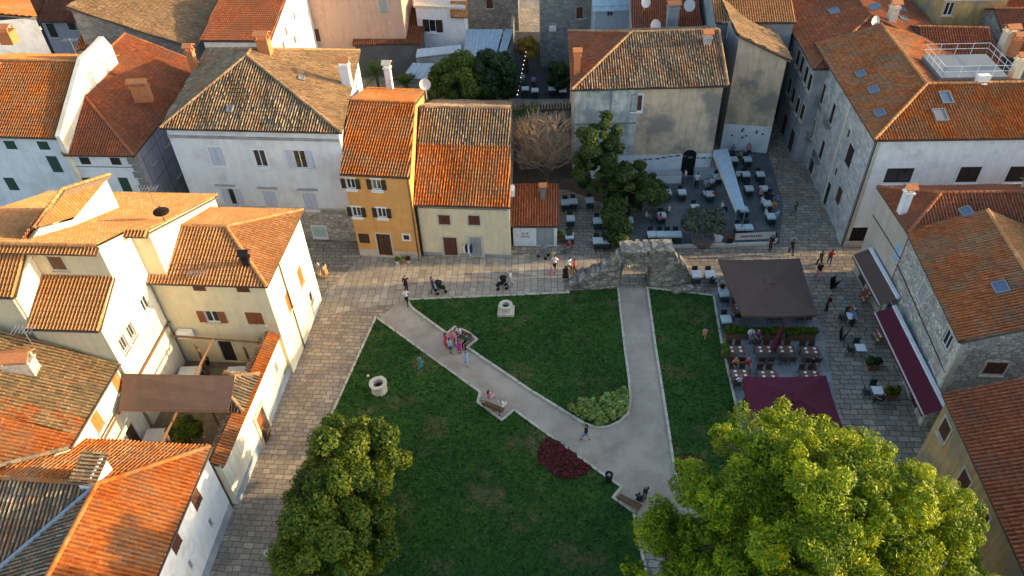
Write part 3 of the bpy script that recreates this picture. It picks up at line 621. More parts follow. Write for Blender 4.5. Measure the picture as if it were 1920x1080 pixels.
# ================================================================== ROW ON THE RIGHT OF THE SQUARE
F = Frame((1645, 350), (1705, 440), 8, -3.0, 11.0, w=5.7)       # a runs towards the camera, b away from the square
def west_house(name, label, F, wall, tile, zr, tr, d, wins=(), gables=(1, 1), mats=None, i=.3, tile2=None, **kw):
    sl_ = (zr-F.z)/tr; zf = F.z+i*sl_-.13; zk = zf
    # counter-clockwise seen from above: west front runs towards the camera, then south gable, east, north gable
    ft = [F.xy(i*.4, i), F.xy(F.w-i*.4, i), F.xy(F.w-i*.4, d-i), F.xy(i*.4, d-i)]
    L = d-2*i; tp = [(L, zf), (tr-i, zr-.14)]
    h = House(name, label, ft, [zf, zf-.02, zf, zf-.02], wall, tops={1: [(L, zf), (tr-i, zr-.14), (0, zf)], 3: [(L, zf), (L-(tr-i), zr-.14), (0, zf)]})
    A, B, C, D = F.p(0, 0, F.z), F.p(F.w, 0, F.z), F.p(F.w, d, F.z), F.p(0, d, F.z); E, G = F.p(0, tr, zr), F.p(F.w, tr, zr)
    h.planes = [[A, B, G, E], [C, D, E, G]]; h.roof = roof_mesh(h.planes, tile, wall, h.root, mats=[tile, tile2 or tile], **kw)
    ridge_caps([(E, G)], tile2 or tile, h.roof); gutter(h.root, [A-[0, 0, .1], B-[0, 0, .1]]); h.F = F
    return h
b10 = hip('shop_house', 'buff rendered shop house with russet hipped roof south of the lane', F, W_BUFF, T_RED, (2.8, 3.0), (2.8, 8.5), 9.3, along='t', jit=.006, ov=.25)
b10.win(0, 1683, 474, .8, 1.3, 'closed', M_LBLUE); b10.win(0, 1657, 538, .8, 1.4, 'closed', M_LBLUE)
b10.win(0, 0, 0, 1.4, 2.3, 'door', M_GLASS, M_LIME, uz=(1.6, 1.2)); b10.win(0, 0, 0, 1.4, 2.3, 'door', M_DOOR, M_LIME, uz=(4.0, 1.2)); b10.finish()
chimney(b10.root, (1694, 388), 8.6, .5, .5, 1.2, W_WHITE, 0); skylight(b10.root, (1812, 398), pl(b10.planes[0]), .9, .7)
g = MB(); b10.wb(g, 0, .05, 5.4, 5.6, 5.66, .0, .05); g.build('cable', M_GUT, b10.root)
F11 = Frame((1700, 432), (1800, 640), 8, -7.0, 9.2)
b11 = west_house('stone_house', 'rubble stone house with broad russet orange roof above the burgundy awning', F11, S_PALE, T_RUSSORN, 9.9, 4.6, 9.2, tile2=T_PEACH, jit=.008)
for px, py in [(1731, 549), (1694, 606), (1741, 704)]: b11.win(0, px, py, .95, 1.35, 'closed', M_GREYSH, surround=M_LIME)
b11.win(0, 1776, 636, 1.0, 1.3, 'pane', None, M_WHITE, surround=M_LIME); b11.win(1, 1866, 690, 1.2, 1.0, 'closed', M_BROWNSH, surround=M_LIME)
for u in (1.2, 3.6, 6.0, 8.6): b11.win(0, 0, 0, 1.4, 2.3, 'door', M_GLASS, M_LIME, surround=M_LIME, uz=(u, 1.2))
b11.finish(); skylight(b11.root, (1876, 540), pl(b11.planes[0]), 1.0, .8)
g = MB(); b11.wb(g, 0, .0, 10.3, 4.95, 5.0, 0, .06); g.build('cable', M_GUT, b11.root)
g = MB()
for k in range(9): w_ = .55 if k % 2 else .35; b11.wb(g, 0, 10.44-w_, 10.44, .0+k*.85, .8+k*.85, -.02, .03); b11.wb(g, 1, 0, w_, .0+k*.85, .8+k*.85, -.02, .03)
g.build('quoin', M_LIME, b11.root)
F12 = Frame((1768, 738), (1905, 1035), 7.5, -6.0, 12, w=17)
b12 = west_house('town_house', 'mustard rendered house with plain russet roof beside the pine', F12, W_MUST, T_RED, 9.8, 6.0, 12, jit=.006)
for px, py in [(1772, 806), (1808, 903), (1842, 969)]: b12.win(0, px, py, .9, 1.15, 'closed', M_BROWNSH, surround=M_KERB)
for u, z in ((2.2, 1.2), (5.5, 1.2), (10, 1.2)): b12.win(0, 0, 0, 1.3, 2.3, 'door', M_DARKSH, M_LIME, surround=M_LIME, uz=(u, z))
for u in (11, 14): b12.win(0, 0, 0, .9, 1.15, 'closed', M_BROWNSH, surround=M_LIME, uz=(u, 5.6))
b12.finish()
def wall_awning(h, p_out0, p_out1, z_out, depth, mat, rim=M_CREAMC, rise=.55, flap=.3):
    """canvas sheet from the house front out to a bar, with a valance"""
    a, b = P(*p_out0, z_out), P(*p_out1, z_out); d = unit((b-a)[:2]); n = np.array([-d[1], d[0]]); n = n if n[0] > 0 else -n
    c, e = np.array([*(b[:2]+n*depth), z_out+rise]), np.array([*(a[:2]+n*depth), z_out+rise]); mb = MB(); th = np.array([0, 0, .04])
    mb.add([a, b, c, e, a-th, b-th, c-th, e-th], [(0, 1, 2, 3), (7, 6, 5, 4), (0, 4, 5, 1), (1, 5, 6, 2), (2, 6, 7, 3), (3, 7, 4, 0)])
    o = mb.build('awning', mat, h.root)
    g = MB(); off = np.array([*(n*-.03), 0]); k = int(np.linalg.norm(b-a)/.35)
    for i in range(k):
        q0 = a+(b-a)*i/k; q1 = a+(b-a)*(i+1)/k; g.add([q0+off, q1+off, q1+off-[0, 0, flap*.85], (q0+q1)/2+off-[0, 0, flap], q0+off-[0, 0, flap*.85]], [(0, 1, 2, 3, 4)])
    g.build('valance', mat, o)
    g = MB().tube([a+off, b+off], .06, 6)
    for i in range(4): q = a+(b-a)*(.06+.88*i/3); w_ = np.array([*(q[:2]+n*depth), z_out-.2]); g.tube([q-[0, 0, .06], w_], .025, 5)
    g.build('awning_bar', rim, o)
    g = MB(); hb = np.array([*(n*.22), 0]); g.obox(e-[0, 0, .05], c-e, hb, (0, 0, .22)); g.build('cassette', W_COOL, o); return o
wall_awning(b10, (1600, 478), (1650, 572), 3.1, 1.0, M_BRAWN); wall_awning(b11, (1641, 586), (1732, 778), 3.1, 1.0, M_BURG)

# ================================================================== TERRACOTTA CLUSTER ON THE LEFT
def W(s_, t_): a = math.radians(-6); b = math.radians(86); return np.array([-24.3, 32.0])+np.array([math.cos(a), math.sin(a)])*s_+np.array([math.cos(b), math.sin(b)])*t_
def Wp(s_, t_, z): return np.array([*W(s_, t_), z])
zt = lambda t_: 13.9-.4*(t_-3.0)
b14 = House('tall_house', 'tallest cream house on the left with peach tile roof falling away to the street behind', [W(-12, 3), W(0, 3), W(0, 6.2), W(1.25, 6.2), W(1.25, 15.3), W(-12, 15.3)], [zt(3)-.15, zt(6.2)-.15, zt(6.2)-.15, zt(15.3)-.15, zt(15.3)-.15, zt(15.3)-.15], W_PALE,
    tops={1: [(0, zt(3)-.14)], 3: [(0, zt(6.2)-.14)], 5: [(W(0, 15.3)[1]*0+12.3, zt(3)-.14)]})
b14.emat[0] = W_YEL; b14.emat[2] = W_YEL
sl = [[Wp(-12, 15.6, zt(15.6)), Wp(0, 15.6, zt(15.6)), Wp(0, 2.75, zt(2.75)), Wp(-12, 2.75, zt(2.75))], [Wp(0, 15.6, zt(15.6)), Wp(1.45, 15.6, zt(15.6)), Wp(1.45, 5.9, zt(5.9)), Wp(0, 5.9, zt(5.9))],
      [Wp(-12, 2.35, 13.72), Wp(.15, 2.35, 13.72), Wp(.15, 2.9, 13.95), Wp(-12, 2.9, 13.95)], [Wp(0, 5.55, 12.6), Wp(1.45, 5.55, 12.6), Wp(1.45, 6.0, 12.78), Wp(0, 6.0, 12.78)]]
b14.planes = sl; b14.roof = roof_mesh(sl, T_PEACH, W_PALE, b14.root); ridge_caps([(Wp(-12, 2.8, 14.02), Wp(.15, 2.8, 14.02))], T_PEACH, b14.roof)
b14.win(0, 107, 493, .9, 1.0, 'closed', M_WOOD, surround=M_LIME); b14.win(1, 0, 0, .8, 1.1, 'pane', uz=(1.6, 7.8), surround=M_WHITE); b14.finish()
dish(b14.root, (303, 400), 12.4, .5, (-.5, 1, .5), .5, M_BLACK); antenna(b14.root, (288, 378), 11.9, 1.2)
# cross gable standing out of its roof
rA, rB = P(63, 428, 14.0), P(130, 340, 14.5); eC, eD = P(140, 406, 13.0), P(202, 330, 13.1)
hz_ = np.array([1, 1, 0]); lC = rA-(eC-rA)*hz_; lC[2] = eC[2]; lD = rB-(eD-rB)*hz_; lD[2] = eD[2]; bk = unit((rB-rA)*hz_); eD2, lD2 = eD+bk*.2, lD+bk*.2; rB2 = rB-bk*.9
dr = roof_mesh([[eC, eD2, rB2, rA], [lD2, lC, rA, rB2], [eD2, lD2, rB2]], T_PEACH, W_PALE, b14.root, name='cross_gable_roof'); ridge_caps([(rA, rB2), (rB2, eD2), (rB2, lD2)], T_PEACH, dr)
ins = lambda e, r: e+(r-e)*hz_*.08-np.array([0, 0, .1]); g = MB(); w4 = [ins(eC, rA), ins(eD, rB), ins(lD, rB), ins(lC, rA)]; dn_ = np.array([0, 0, 3.2])
g.add(w4+[q-dn_ for q in w4], [(0, 1, 5, 4), (1, 2, 6, 5), (2, 3, 7, 6), (3, 0, 4, 7)]); g.add([w4[3], w4[0], rA-[0, 0, .12]], [(0, 1, 2)]); g.build('cross_gable_wall', W_PALE, b14.root)
# lean-to between
bc = House('lean_to_house', 'low cream wing with steep peach lean to roof below the tallest cream house', [W(-4.4, .05), W(0, .05), W(0, 3), W(-4.4, 3)], [10.1, 10.1, 11.3, 10.1], W_PALE, tops={1: [(2.95, 11.35)], 3: [(0, 11.35)]})
bc.emat[0] = W_YEL
bc.planes = [[Wp(-4.4, -.2, 10.1), Wp(.1, -.2, 10.1), Wp(.1, 3, 11.5), Wp(-4.4, 3, 11.5)]]; roof_mesh(bc.planes, T_PEACH, W_PALE, bc.root)
for t_, st in ((1.0, 'half'), (2.1, 'pane')): bc.win(1, 0, 0, .62, 1.05, 'pane', None, M_GREYSH, uz=(t_+.1, 7.6), surround=M_GREYSH)
bc.finish(); gutter(bc.root, [Wp(-4.4, -.28, 10.02), Wp(.1, -.28, 10.02)])
ba = House('side_house', 'cream wing at the frame edge with its own steep peach roof', [W(-12, .4), W(-4.45, .4), W(-4.45, 2.98), W(-12, 2.98)], [12.2, 12.2, 13.6, 12.2], W_PALE, tops={1: [(2.58, 13.7)], 3: [(0, 13.7)]})
ba.emat[0] = W_YEL; ba.planes = [[Wp(-12, .2, 12.25), Wp(-4.3, .2, 12.25), Wp(-4.3, 2.98, 13.85), Wp(-12, 2.98, 13.85)]]; roof_mesh(ba.planes, T_PEACH, W_PALE, ba.root); ba.finish()
downpipe(ba.root, W(-4.6, .4), W(0, -1)-W(0, 0), 0, 12.1, W_CREAM); gutter(ba.root, [Wp(-12, .12, 12.15), Wp(-4.3, .12, 12.15)])
# hipped cream house on the corner of the square
F = Frame((265, 530), (500, 537), 8.7, 84.5, 8.5)
b13 = hip('corner_house', 'cream house with hipped peach roof on the corner of the paved street', F, W_YEL, T_PEACH, (.1, 4.25), (4.65, 4.25), 10.25, show=(1, 1, 1, 0), jit=.003)
b13.emat[1] = W_PALE
b13.win(0, 398, 594, .95, 1.05, 'open', M_RUSTSH, surround=None); b13.win(0, 478, 597, 1.2, 1.1, 'closed', M_RUSTSH); b13.win(0, 374, 540, .9, .6, 'closed', M_BROWNSH, sill=False, uz=(b13.at(0, 374, 541)[0], 8.15)); b13.win(0, 456, 543, .9, .6, 'closed', M_BROWNSH, sill=False, uz=(b13.at(0, 456, 543)[0], 8.15))
b13.win(0, 425, 653, 1.1, 2.1, 'door', M_DARKSH, M_WHITE, uz=(b13.at(0, 425, 655)[0], 2.1))
b13.win(1, 563, 518, .85, 1.5, 'closed', M_ORSH); b13.win(1, 541, 565, .85, 1.5, 'closed', M_ORSH); b13.win(1, 583, 556, .5, .9, 'pane', None, M_BROWNSH); b13.finish()
g = MB(); u, z = b13.at(0, 350, 620); b13.wb(g, 0, u-.5, u+.5, z-.3, z+.3, .1, .5); b13.wb(g, 0, u-.4, u+.2, z-.22, z+.22, .5, .52); g.build('air_conditioner', M_WHITE, b13.root)
downpipe(b13.root, b13.foot[0]+b13.edge(0)[2]*.1, b13.edge(0)[3], 1, 8.6, M_GUTG); downpipe(b13.root, b13.foot[1]+b13.edge(1)[2]*2.6, b13.edge(1)[3], 0, 8.6, M_GUT)
chimney(b13.root, (466, 502), 8.95, .4, .4, .8, M_BLACK, 0, capmat=M_BLACK); antenna(b13.root, (377, 530), 8.3, 1.0)
# old roof at the frame edge
b17 = House('low_house', 'white house with weathered roof and orange shutters over the walled yard', [W(-10, -9.5), W(-2.5, -9.5), W(-.15, -6.35), W(-.15, -.15), W(-10, -.15)], 7.1, W_PALE, tops={3: [(3.9, 7.1)], 4: [(0, 7.1)]} and None)
zs = lambda s_: 7.2+.39*(.1-s_)
b17.planes = [[Wp(.1, -.1, 7.2), Wp(.1, -6.4, 7.2), Wp(-3.6, -9.4, zs(-3.6)), Wp(-10, -9.4, zs(-10)), Wp(-10, -.1, zs(-10))]]
b17.roof = roof_mesh([[Wp(.1, -.1, 7.2), Wp(.1, -4.4, 7.2), Wp(-10, -4.4, zs(-10)), Wp(-10, -.1, zs(-10))], [Wp(.1, -4.4, 7.2), Wp(.1, -5.5, 7.2), Wp(-10, -5.5, zs(-10)), Wp(-10, -4.4, zs(-10))],
    [Wp(.1, -5.5, 7.2), Wp(.1, -6.4, 7.2), Wp(-3.6, -9.4, zs(-3.6)), Wp(-10, -9.4, zs(-10)), Wp(-10, -5.5, zs(-10))]], T_OLD, W_PALE, b17.root, jit=.01, mats=[T_BRN, T_HALF, T_ORN]); ridge_caps([(Wp(.1, -6.4, 7.22), Wp(-3.6, -9.4, zs(-3.6)+.02))], T_OLD, b17.roof)
b17.win(2, 220, 717, .85, 1.2, 'closed', M_ORSH); b17.win(2, 182, 790, .85, 1.2, 'closed', M_ORSH); b17.win(2, 0, 0, .9, 1.3, 'pane', uz=(1.6, 2.6), surround=M_WHITE); b17.win(2, 0, 0, 1.0, 2.1, 'door', M_DOOR, M_WHITE, uz=(4.6, 2.0)); b17.finish()
gutter(b17.root, [Wp(.18, -.1, 7.1), Wp(.18, -6.4, 7.1)]); chimney(b17.root, (40, 690), 8.9, 1.6, .8, .5, M_LIME, .05); antenna(b17.root, (70, 660), 9.1, 2.0)
g = MB().add([Wp(-.15, -.15, 7.1), Wp(-10, -.15, 7.1), Wp(-10, -.15, zs(-10)-.1), Wp(-.15, -.15, zs(-.15)-.1)], [(0, 1, 2, 3)]); g.build('gable', W_YEL, b17.root)
# near left roof
def V(s_, t_, z=None):
    a = math.radians(-7); b = math.radians(85.7); q = np.array([-17.4, 26.2])+np.array([math.cos(a), math.sin(a)])*s_+np.array([math.cos(b), math.sin(b)])*t_
    return q if z is None else np.array([*q, z])
b16 = House('near_house', 'nearest house on the left with bright orange hipped roof along the paved street', [V(-14, -14), V(-.3, -14), V(-.3, -.3), V(-14, -.3)], [5.9, 5.95, 5.95, 5.4], W_WHITE)
zb_ = 8.0; k = .49
pp = [[V(0, -14, 6), V(0, 0, 6), V(-3.9, -4.1, zb_), V(-4.9, -14, zb_)], [V(0, 0, 6), V(-14, 0, 6), V(-14, -4.1, zb_), V(-3.9, -4.1, zb_)],
      [V(-14, -9.2, 5.5), V(-9.2, -9.2, 5.5), V(-3.9, -4.1, zb_), V(-14, -4.1, zb_)], [V(-9.2, -14, 5.5), V(-9.2, -9.2, 5.5), V(-3.9, -4.1, zb_), V(-4.3, -14, zb_)]]
pp[0] = [V(0, -14, 6), V(0, 0, 6), V(-3.9, -4.1, zb_), V(-3.9, -14, zb_)]; pp[3] = [V(-9.2, -14, 5.5), V(-9.2, -9.2, 5.5), V(-3.9, -4.1, zb_), V(-3.9, -14, zb_)]
b16.planes = pp; b16.roof = roof_mesh(pp, T_ORN, W_WHITE, b16.root, mats=[T_ORN, T_ORN, T_MIX, T_MIX], jit=.008)
ridge_caps([(V(0, 0, 6.03), V(-3.9, -4.1, 8.04)), (V(-3.9, -4.1, 8.04), V(-3.9, -14, 8.04)), (V(-14, -4.1, 8.04), V(-3.9, -4.1, 8.04))], T_ORN, b16.roof)
g = MB().tube([V(-9.2, -9.2, 5.56), V(-3.9, -4.1, 8.0)], .16, 4); g.build('valley_flashing', M_STEEL, b16.roof)
gutter(b16.root, [V(.08, -14, 5.9), V(.08, 0, 5.9)])
b16.win(1, 369, 937, .9, 1.1, 'closed', M_BROWNSH, sill=False); b16.win(1, 330, 1018, .9, 1.1, 'closed', M_BROWNSH, sill=False); b16.win(1, 396, 980, .3, .8, 'pane', None, M_GREYSH, sill=False); b16.win(1, 358, 1058, .3, .8, 'pane', None, M_GREYSH, sill=False)
b16.bands[1] = (.85, W_BLUE); b16.finish()
c = V(-4.3, -3.6, 7.6); g = MB().box(c+[0, 0, .45], (.8, 1.5, 1.2), -.1); ch = g.build('chimney', W_WHITE, b16.root)
roof_mesh([[c+[.6, -.95, 1.0], c+[.6, .95, 1.0], c+[-.6, .95, 1.3], c+[-.6, -.95, 1.3]]], T_OLD, W_WHITE, ch, name='chimney_cap')
# ================================================================== TOP LEFT HOUSES
F = Frame((0, 255), (107, 258), 10, 86, 13, w=5.06); F.o = F.o-F.a*6; F.w += 6
t1 = gable_x('white_house', 'white house with green shutters and orange roof against a lit parapet', F, W_COOL, T_ORN, 13.4, 6.9, zb=11.2, cap=T_PEACH)
for px, py, h_ in [(82, 273, .8), (20, 272, .8), (103, 308, 1.6), (22, 345, 1.3)]: t1.win(0, px, py, 1.0, h_, 'closed', M_GRSH, sill=False)
t1.finish()
g = MB(); A, B = F.p(F.w, -.1, 0), F.p(F.w, 13, 0); o = np.array([*F.a, 0])*.42
q = [(-.1, 10.2), (6.8, 13.75), (9.0, 13.8), (11.0, 13.9), (11.7, 12.7)]
v0 = [F.p(F.w-.05, t_, 0) for t_, z in q]; vt = [F.p(F.w-.05, t_, z) for t_, z in q]
n_ = len(q); g.add(v0+vt+[p+o for p in v0]+[p+o for p in vt], [(i, i+1, n_+i+1, n_+i) for i in range(n_-1)]+[(2*n_+i+1, 2*n_+i, 3*n_+i, 3*n_+i+1) for i in range(n_-1)]+[(n_+i, n_+i+1, 3*n_+i+1, 3*n_+i) for i in range(n_-1)]+[(0, n_, 3*n_, 2*n_), (n_-1, 2*n_-1, 4*n_-1, 3*n_-1)])
g.build('parapet', W_PALE, t1.root); downpipe(t1.root, t1.foot[1]+F.a*.3, t1.edge(0)[3], 0, 10, M_GUTG)
antenna(t1.root, (150, 118), 13.3, 2.2)
chimney(t1.root, (15, 70), 14.4, 1.2, 1.0, .5, M_BRICK, -.1); chimney(t1.root, (3, 160), 11.5, 1.0, .9, 1.8, M_BRICK, -.1)
t1b = House('back_house', 'blank white house end rising behind the green shuttered house', [P2(-20, 120, 10), P2(100, 108, 10), P2(78, 60, 10), P2(-30, 70, 10)], 14.0, W_WHITE); t1b.win(1, 0, 0, .5, .5, 'pane', uz=(2.0, 12.6)); t1b.finish()
q = [np.array([*(p), 14.05]) for p in t1b.foot]; roof_mesh([[q[1]+[.2, 0, 0], q[2]+[.2, 0, 0], q[3]+[0, 0, 1.2], q[0]+[0, 0, 1.2]]], T_ORN, W_WHITE, t1b.root)
F = Frame((118, 290), (250, 292), 8.5, 86, 17)
t2 = hip('plain_house', 'white house with dark trimmed walls and shaded russet hip roof beside the pyramid roof', F, W_COOL, T_RED, (-1.0, 6.7), (-1.0, 17), 11.7, along='t', show=(1, 1, 0, 0), mats=[T_RED, T_RED, None, None])
for px, py in [(160, 302), (217, 302)]: t2.win(0, px, py, .9, .7, 'closed', M_DARKSH, sill=False, uz=(t2.at(0, px, py)[0], 7.75))
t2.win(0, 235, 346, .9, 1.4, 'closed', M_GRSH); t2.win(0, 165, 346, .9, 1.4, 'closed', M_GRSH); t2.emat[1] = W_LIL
for t_ in (2.5, 5.5): t2.win(1, 0, 0, .9, 1.3, 'closed', M_GREYSH, uz=(t_, 6.7)); t2.win(1, 0, 0, .9, 1.3, 'closed', M_GREYSH, uz=(t_, 3.5))
t2.finish(); g = MB()
for z in (7.15, 4.6, 2.2): t2.wb(g, 0, 0, 5.5, z, z+.08, 0, .03); t2.wb(g, 1, 0, 16, z, z+.08, 0, .03)
for t_ in (1.2, 4, 7): t2.wb(g, 1, t_, t_+.08, 0, 8.4, 0, .03)
g.build('trim', M_GUTG, t2.root); g = MB()
for k in range(12): w_ = .6 if k % 2 else .38; t2.wb(g, 0, 5.53-w_, 5.53, k*.68, .62+k*.68, -.02, .04); t2.wb(g, 1, 0, w_, k*.68, .62+k*.68, -.02, .04)
g.build('quoin', M_GUTG, t2.root); chimney(t2.root, (268, 180), 10.4, 1.5, .5, .9, M_BRICK, .0)
# stone house with golden roof behind
c3 = P(365, 90, 9.5)[:2]; a3 = np.array([math.cos(math.radians(-6)), math.sin(math.radians(-6))]); F = RawFrame(c3-a3*11.5, -6, 9.5, 11.5, 17, 84); zl = 9.5+11.5*.36
t3 = House('stone_house', 'grey rubble house whose wide golden roof falls away to the right', [F.xy(0, .2), F.xy(11.2, .2), F.xy(11.2, 17), F.xy(0, 17)], [9.5, 9.5, 9.5, zl-.1], S_GREY, tops={0: [(0, zl-.1)], 2: [(11.2, zl-.1)]})
t3.planes = [[F.p(11.5, 17, 9.5), F.p(11.5, 0, 9.5), F.p(-.2, 0, zl+.07), F.p(-.2, 17, zl+.07)]]; t3.roof = roof_mesh(t3.planes, T_GOLD, S_GREY, t3.root, jit=.014, seg=4); t3.finish()
F = RawFrame(P2(375, 75, 10.5), -7, 10.5, 7.2, 16, 86)
t4 = gable_x('white_house', 'white house with blank sunlit gable beside the peach wall', F, W_WHITE, T_RED, 12.2, 8, seg=4)
for t_, z in ((2, 8.4), (3.3, 8.4), (5, 9.2), (7, 7.5), (8.5, 9.5)): t4.win(1, 0, 0, .5, .8, 'closed', M_RUSTSH, uz=(t_, z), sill=False)
t4.win(0, 0, 0, .6, 1.0, 'closed', M_RUSTSH, uz=(1.2, 8.6)); t4.win(0, 0, 0, .6, 1.0, 'closed', M_RUSTSH, uz=(2.6, 8.6)); t4.finish(); dish(t4.root, (540, 60), 8.4, .55, (-.2, -1, .5), 1.2); dish(t4.root, (528, 58), 8.6, .45, (-.5, -1, .5), 1.2)
c = P(535, 72, 7); g = MB().box(c, (3.4, 2.0, 1.0), -.15); g.build('roof_parapet', M_WHITE, t4.root)
# peach walled house at the top
F = RawFrame(P2(556, 98, 3)+np.array([0, 0]), -5, 9.7, 13.5, 10, 86)
t5 = gable_x('peach_house', 'wide peach rendered house at the top edge with few shutters', F, W_PEACHW, T_ORN, 11.2, seg=4, ov=.3)
t5.win(0, 593, 66, .9, 1.5, 'closed', M_BROWNSH); t5.win(0, 718, 10, 1.0, 1.6, 'closed', M_GREYSH); t5.win(0, 530, 30, .9, 1.6, 'closed', M_DARKSH); t5.finish()
F = RawFrame(P2(660, 84, 4.2), -3, 4.2, 8.3, 7.2, 87)
t6 = House('outbuilding', 'low outbuilding with dark wall and brown tile lean to against the peach house', rect(F, .25), [4.2, 4.2, 5.5, 4.2], W_DARK, 'outbuilding', tops={1: [(6.7, 5.5)], 3: [(0, 5.5)]})
t6.planes = [[F.p(0, 0, 4.2), F.p(F.w, 0, 4.2), F.p(F.w, 7, 5.9), F.p(0, 7, 5.9)]]; roof_mesh(t6.planes, T_BROWN, W_DARK, t6.root, seg=4); t6.finish()
F = RawFrame(P2(786, 88, 2.4), -12, 7.2, 6.0, 5, 88)
t7 = House('cottage', 'little white house with one dark shuttered window and flat grey roof', rect(F, .1), 7.2, W_COOL, 'cottage'); t7.win(0, 805, 48, 1.6, 1.5, 'half', M_DARKSH, surround=M_WHITE); t7.finish()
g = MB().obox(F.p(-.1, -.1, 7.2), np.array([*F.a, 0])*6.2, np.array([*F.b, 0])*5, (0, 0, .25)); g.build('flat_roof', M_LIME, t7.root)
q = [F.p(4.3, -.8, 6.6), F.p(6.4, -.8, 6.6), F.p(6.4, 1.2, 7.7), F.p(4.3, 1.2, 7.7)]; roof_mesh([q], T_PEACH, W_COOL, t7.root, name='porch_roof')
F = RawFrame(P2(870, 56, 0)+np.array([0, -1]), -3, 8.5, 7.5, 9, 88)
t8 = gable_x('stone_house', 'grey stone house at the top edge left of the dark alley', F, S_GREY, T_BROWN, 10.2, seg=4); t8.win(0, 918, 5, .9, 1.5, 'closed', M_BROWNSH); t8.finish()
def shed_roof(name, label, quad, th=.12, mat=M_METAL, wall=W_GREY, z0=0.0, cat='shed'):
    """metal sheet roof on four surveyed corners (px,py,z), standing on walls"""
    p = [P(*q) for q in quad]; h = House(name, label, [q[:2] for q in p], min(q[2] for q in p)-.15, wall, cat, z0); h.finish()
    n = unit(np.cross(p[1]-p[0], p[3]-p[0])); mb = MB(); k = 10
    for i in range(k):                         # standing seam strips
        a, b = p[0]+(p[1]-p[0])*i/k, p[0]+(p[1]-p[0])*(i+1)/k; c, d = p[3]+(p[2]-p[3])*(i+1)/k, p[3]+(p[2]-p[3])*i/k; e = .02*(i % 2)
        mb.add([a+n*e, b+n*e, c+n*e, d+n*e, a-n*th, b-n*th, c-n*th, d-n*th], [(0, 1, 2, 3), (7, 6, 5, 4), (0, 4, 5, 1), (1, 5, 6, 2), (2, 6, 7, 3), (3, 7, 4, 0)])
        mb.tube([a+n*.04, d+n*.04], .035, 4)
    mb.build('sheet_roof', mat, h.root); return h
r1 = shed_roof('metal_shed', 'shed under pale blue metal sheeting behind the round trees', [(868, 120, 3.2), (925, 122, 3.2), (943, 55, 4.2), (875, 55, 4.2)])
shed_roof('metal_shed', 'low shed with bluish sheet roof left of the round trees', [(755, 145, 2.6), (845, 155, 2.6), (860, 120, 3.2), (775, 118, 3.2)])
shed_roof('metal_shed', 'narrow shed with light sheeting below the little white house', [(780, 108, 3.4), (862, 98, 3.4), (865, 84, 3.9), (783, 92, 3.9)], mat=flat('pale_sheeting', (.45,.50,.53), .5, .1, 2))
shed_roof('metal_shed', 'long narrow sheet roof along the dark alley', [(922, 140, 3.6), (936, 140, 3.6), (962, 55, 4.4), (948, 55, 4.4)])
F = RawFrame(P2(1012, 128, 0), -2, 9, 6.4, 8, 88)
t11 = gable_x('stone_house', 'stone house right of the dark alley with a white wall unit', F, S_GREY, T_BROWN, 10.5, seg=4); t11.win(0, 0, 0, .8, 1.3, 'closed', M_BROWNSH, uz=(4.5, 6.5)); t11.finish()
g = MB(); u, z = t11.at(0, 1036, 52); t11.wb(g, 0, u-.4, u+.4, z-.28, z+.28, .05, .4); t11.wb(g, 0, u-.28, u+.1, z-.2, z+.2, .4, .42); g.build('air_conditioner', M_WHITE, t11.root)
M_CLAD = flat('blue_cladding', (.36,.42,.47), .5, .1, 2)
F = RawFrame(P2(1113, 62, 6), -2, 9.0, 5.2, 6, 88)
t12 = House('clad_house', 'pale blue metal clad loft behind the patchy roof', rect(F, .05), 9.0, M_CLAD); t12.win(0, 1144, 23, .7, .9, 'pane', None, M_GREYSH); t12.finish()
q = [F.p(-.2, -.4, 8.6), F.p(5.4, -.4, 8.6), F.p(5.4, 3, 10.4), F.p(-.2, 3, 10.4)]
mb = MB()
for i in range(12): a, b, c, d = [q[0]+(q[1]-q[0])*i/12, q[0]+(q[1]-q[0])*(i+1)/12, q[3]+(q[2]-q[3])*(i+1)/12, q[3]+(q[2]-q[3])*i/12]; up = np.array([0, 0, .05*(i % 2)]); mb.add([a+up, b+up, c+up, d+up, a-[0, 0, .1], b-[0, 0, .1], c-[0, 0, .1], d-[0, 0, .1]], [(0, 1, 2, 3), (7, 6, 5, 4), (0, 4, 5, 1), (1, 5, 6, 2), (2, 6, 7, 3), (3, 7, 4, 0)])
mb.build('sheet_roof', M_METAL, t12.root)
F = Frame((1186, 57), (1318, 57), 8.6, 87, 12)
t13 = gable_x('plain_house', 'house with plain russet roof carrying white dishes behind the patchy roof', F, W_GREY, T_RED, 11.2, seg=4); t13.finish()
dish(t13.root, (1228, 48), 10.2, .6, (.5, -1, .4), 1.2); dish(t13.root, (1210, 5), 11.2, .5, (.3, -1, .4), .8); dish(t13.root, (1292, 10), 11.0, .6, (.2, -1, .4), .8)
chimney(t13.root, (1260, 40), 9.5, 1.1, .8, 1.4, W_GREY, 0)
F = RawFrame(W(0, 0)*0+np.array(P2(1345, 22, 12)), -6, 11.0, 7.6, 14, 86)
t14 = gable_x('alley_house', 'house with sunlit peach roof at the head of the alley', F, W_GREY, T_PEACH, 13.4, seg=4); t14.finish()
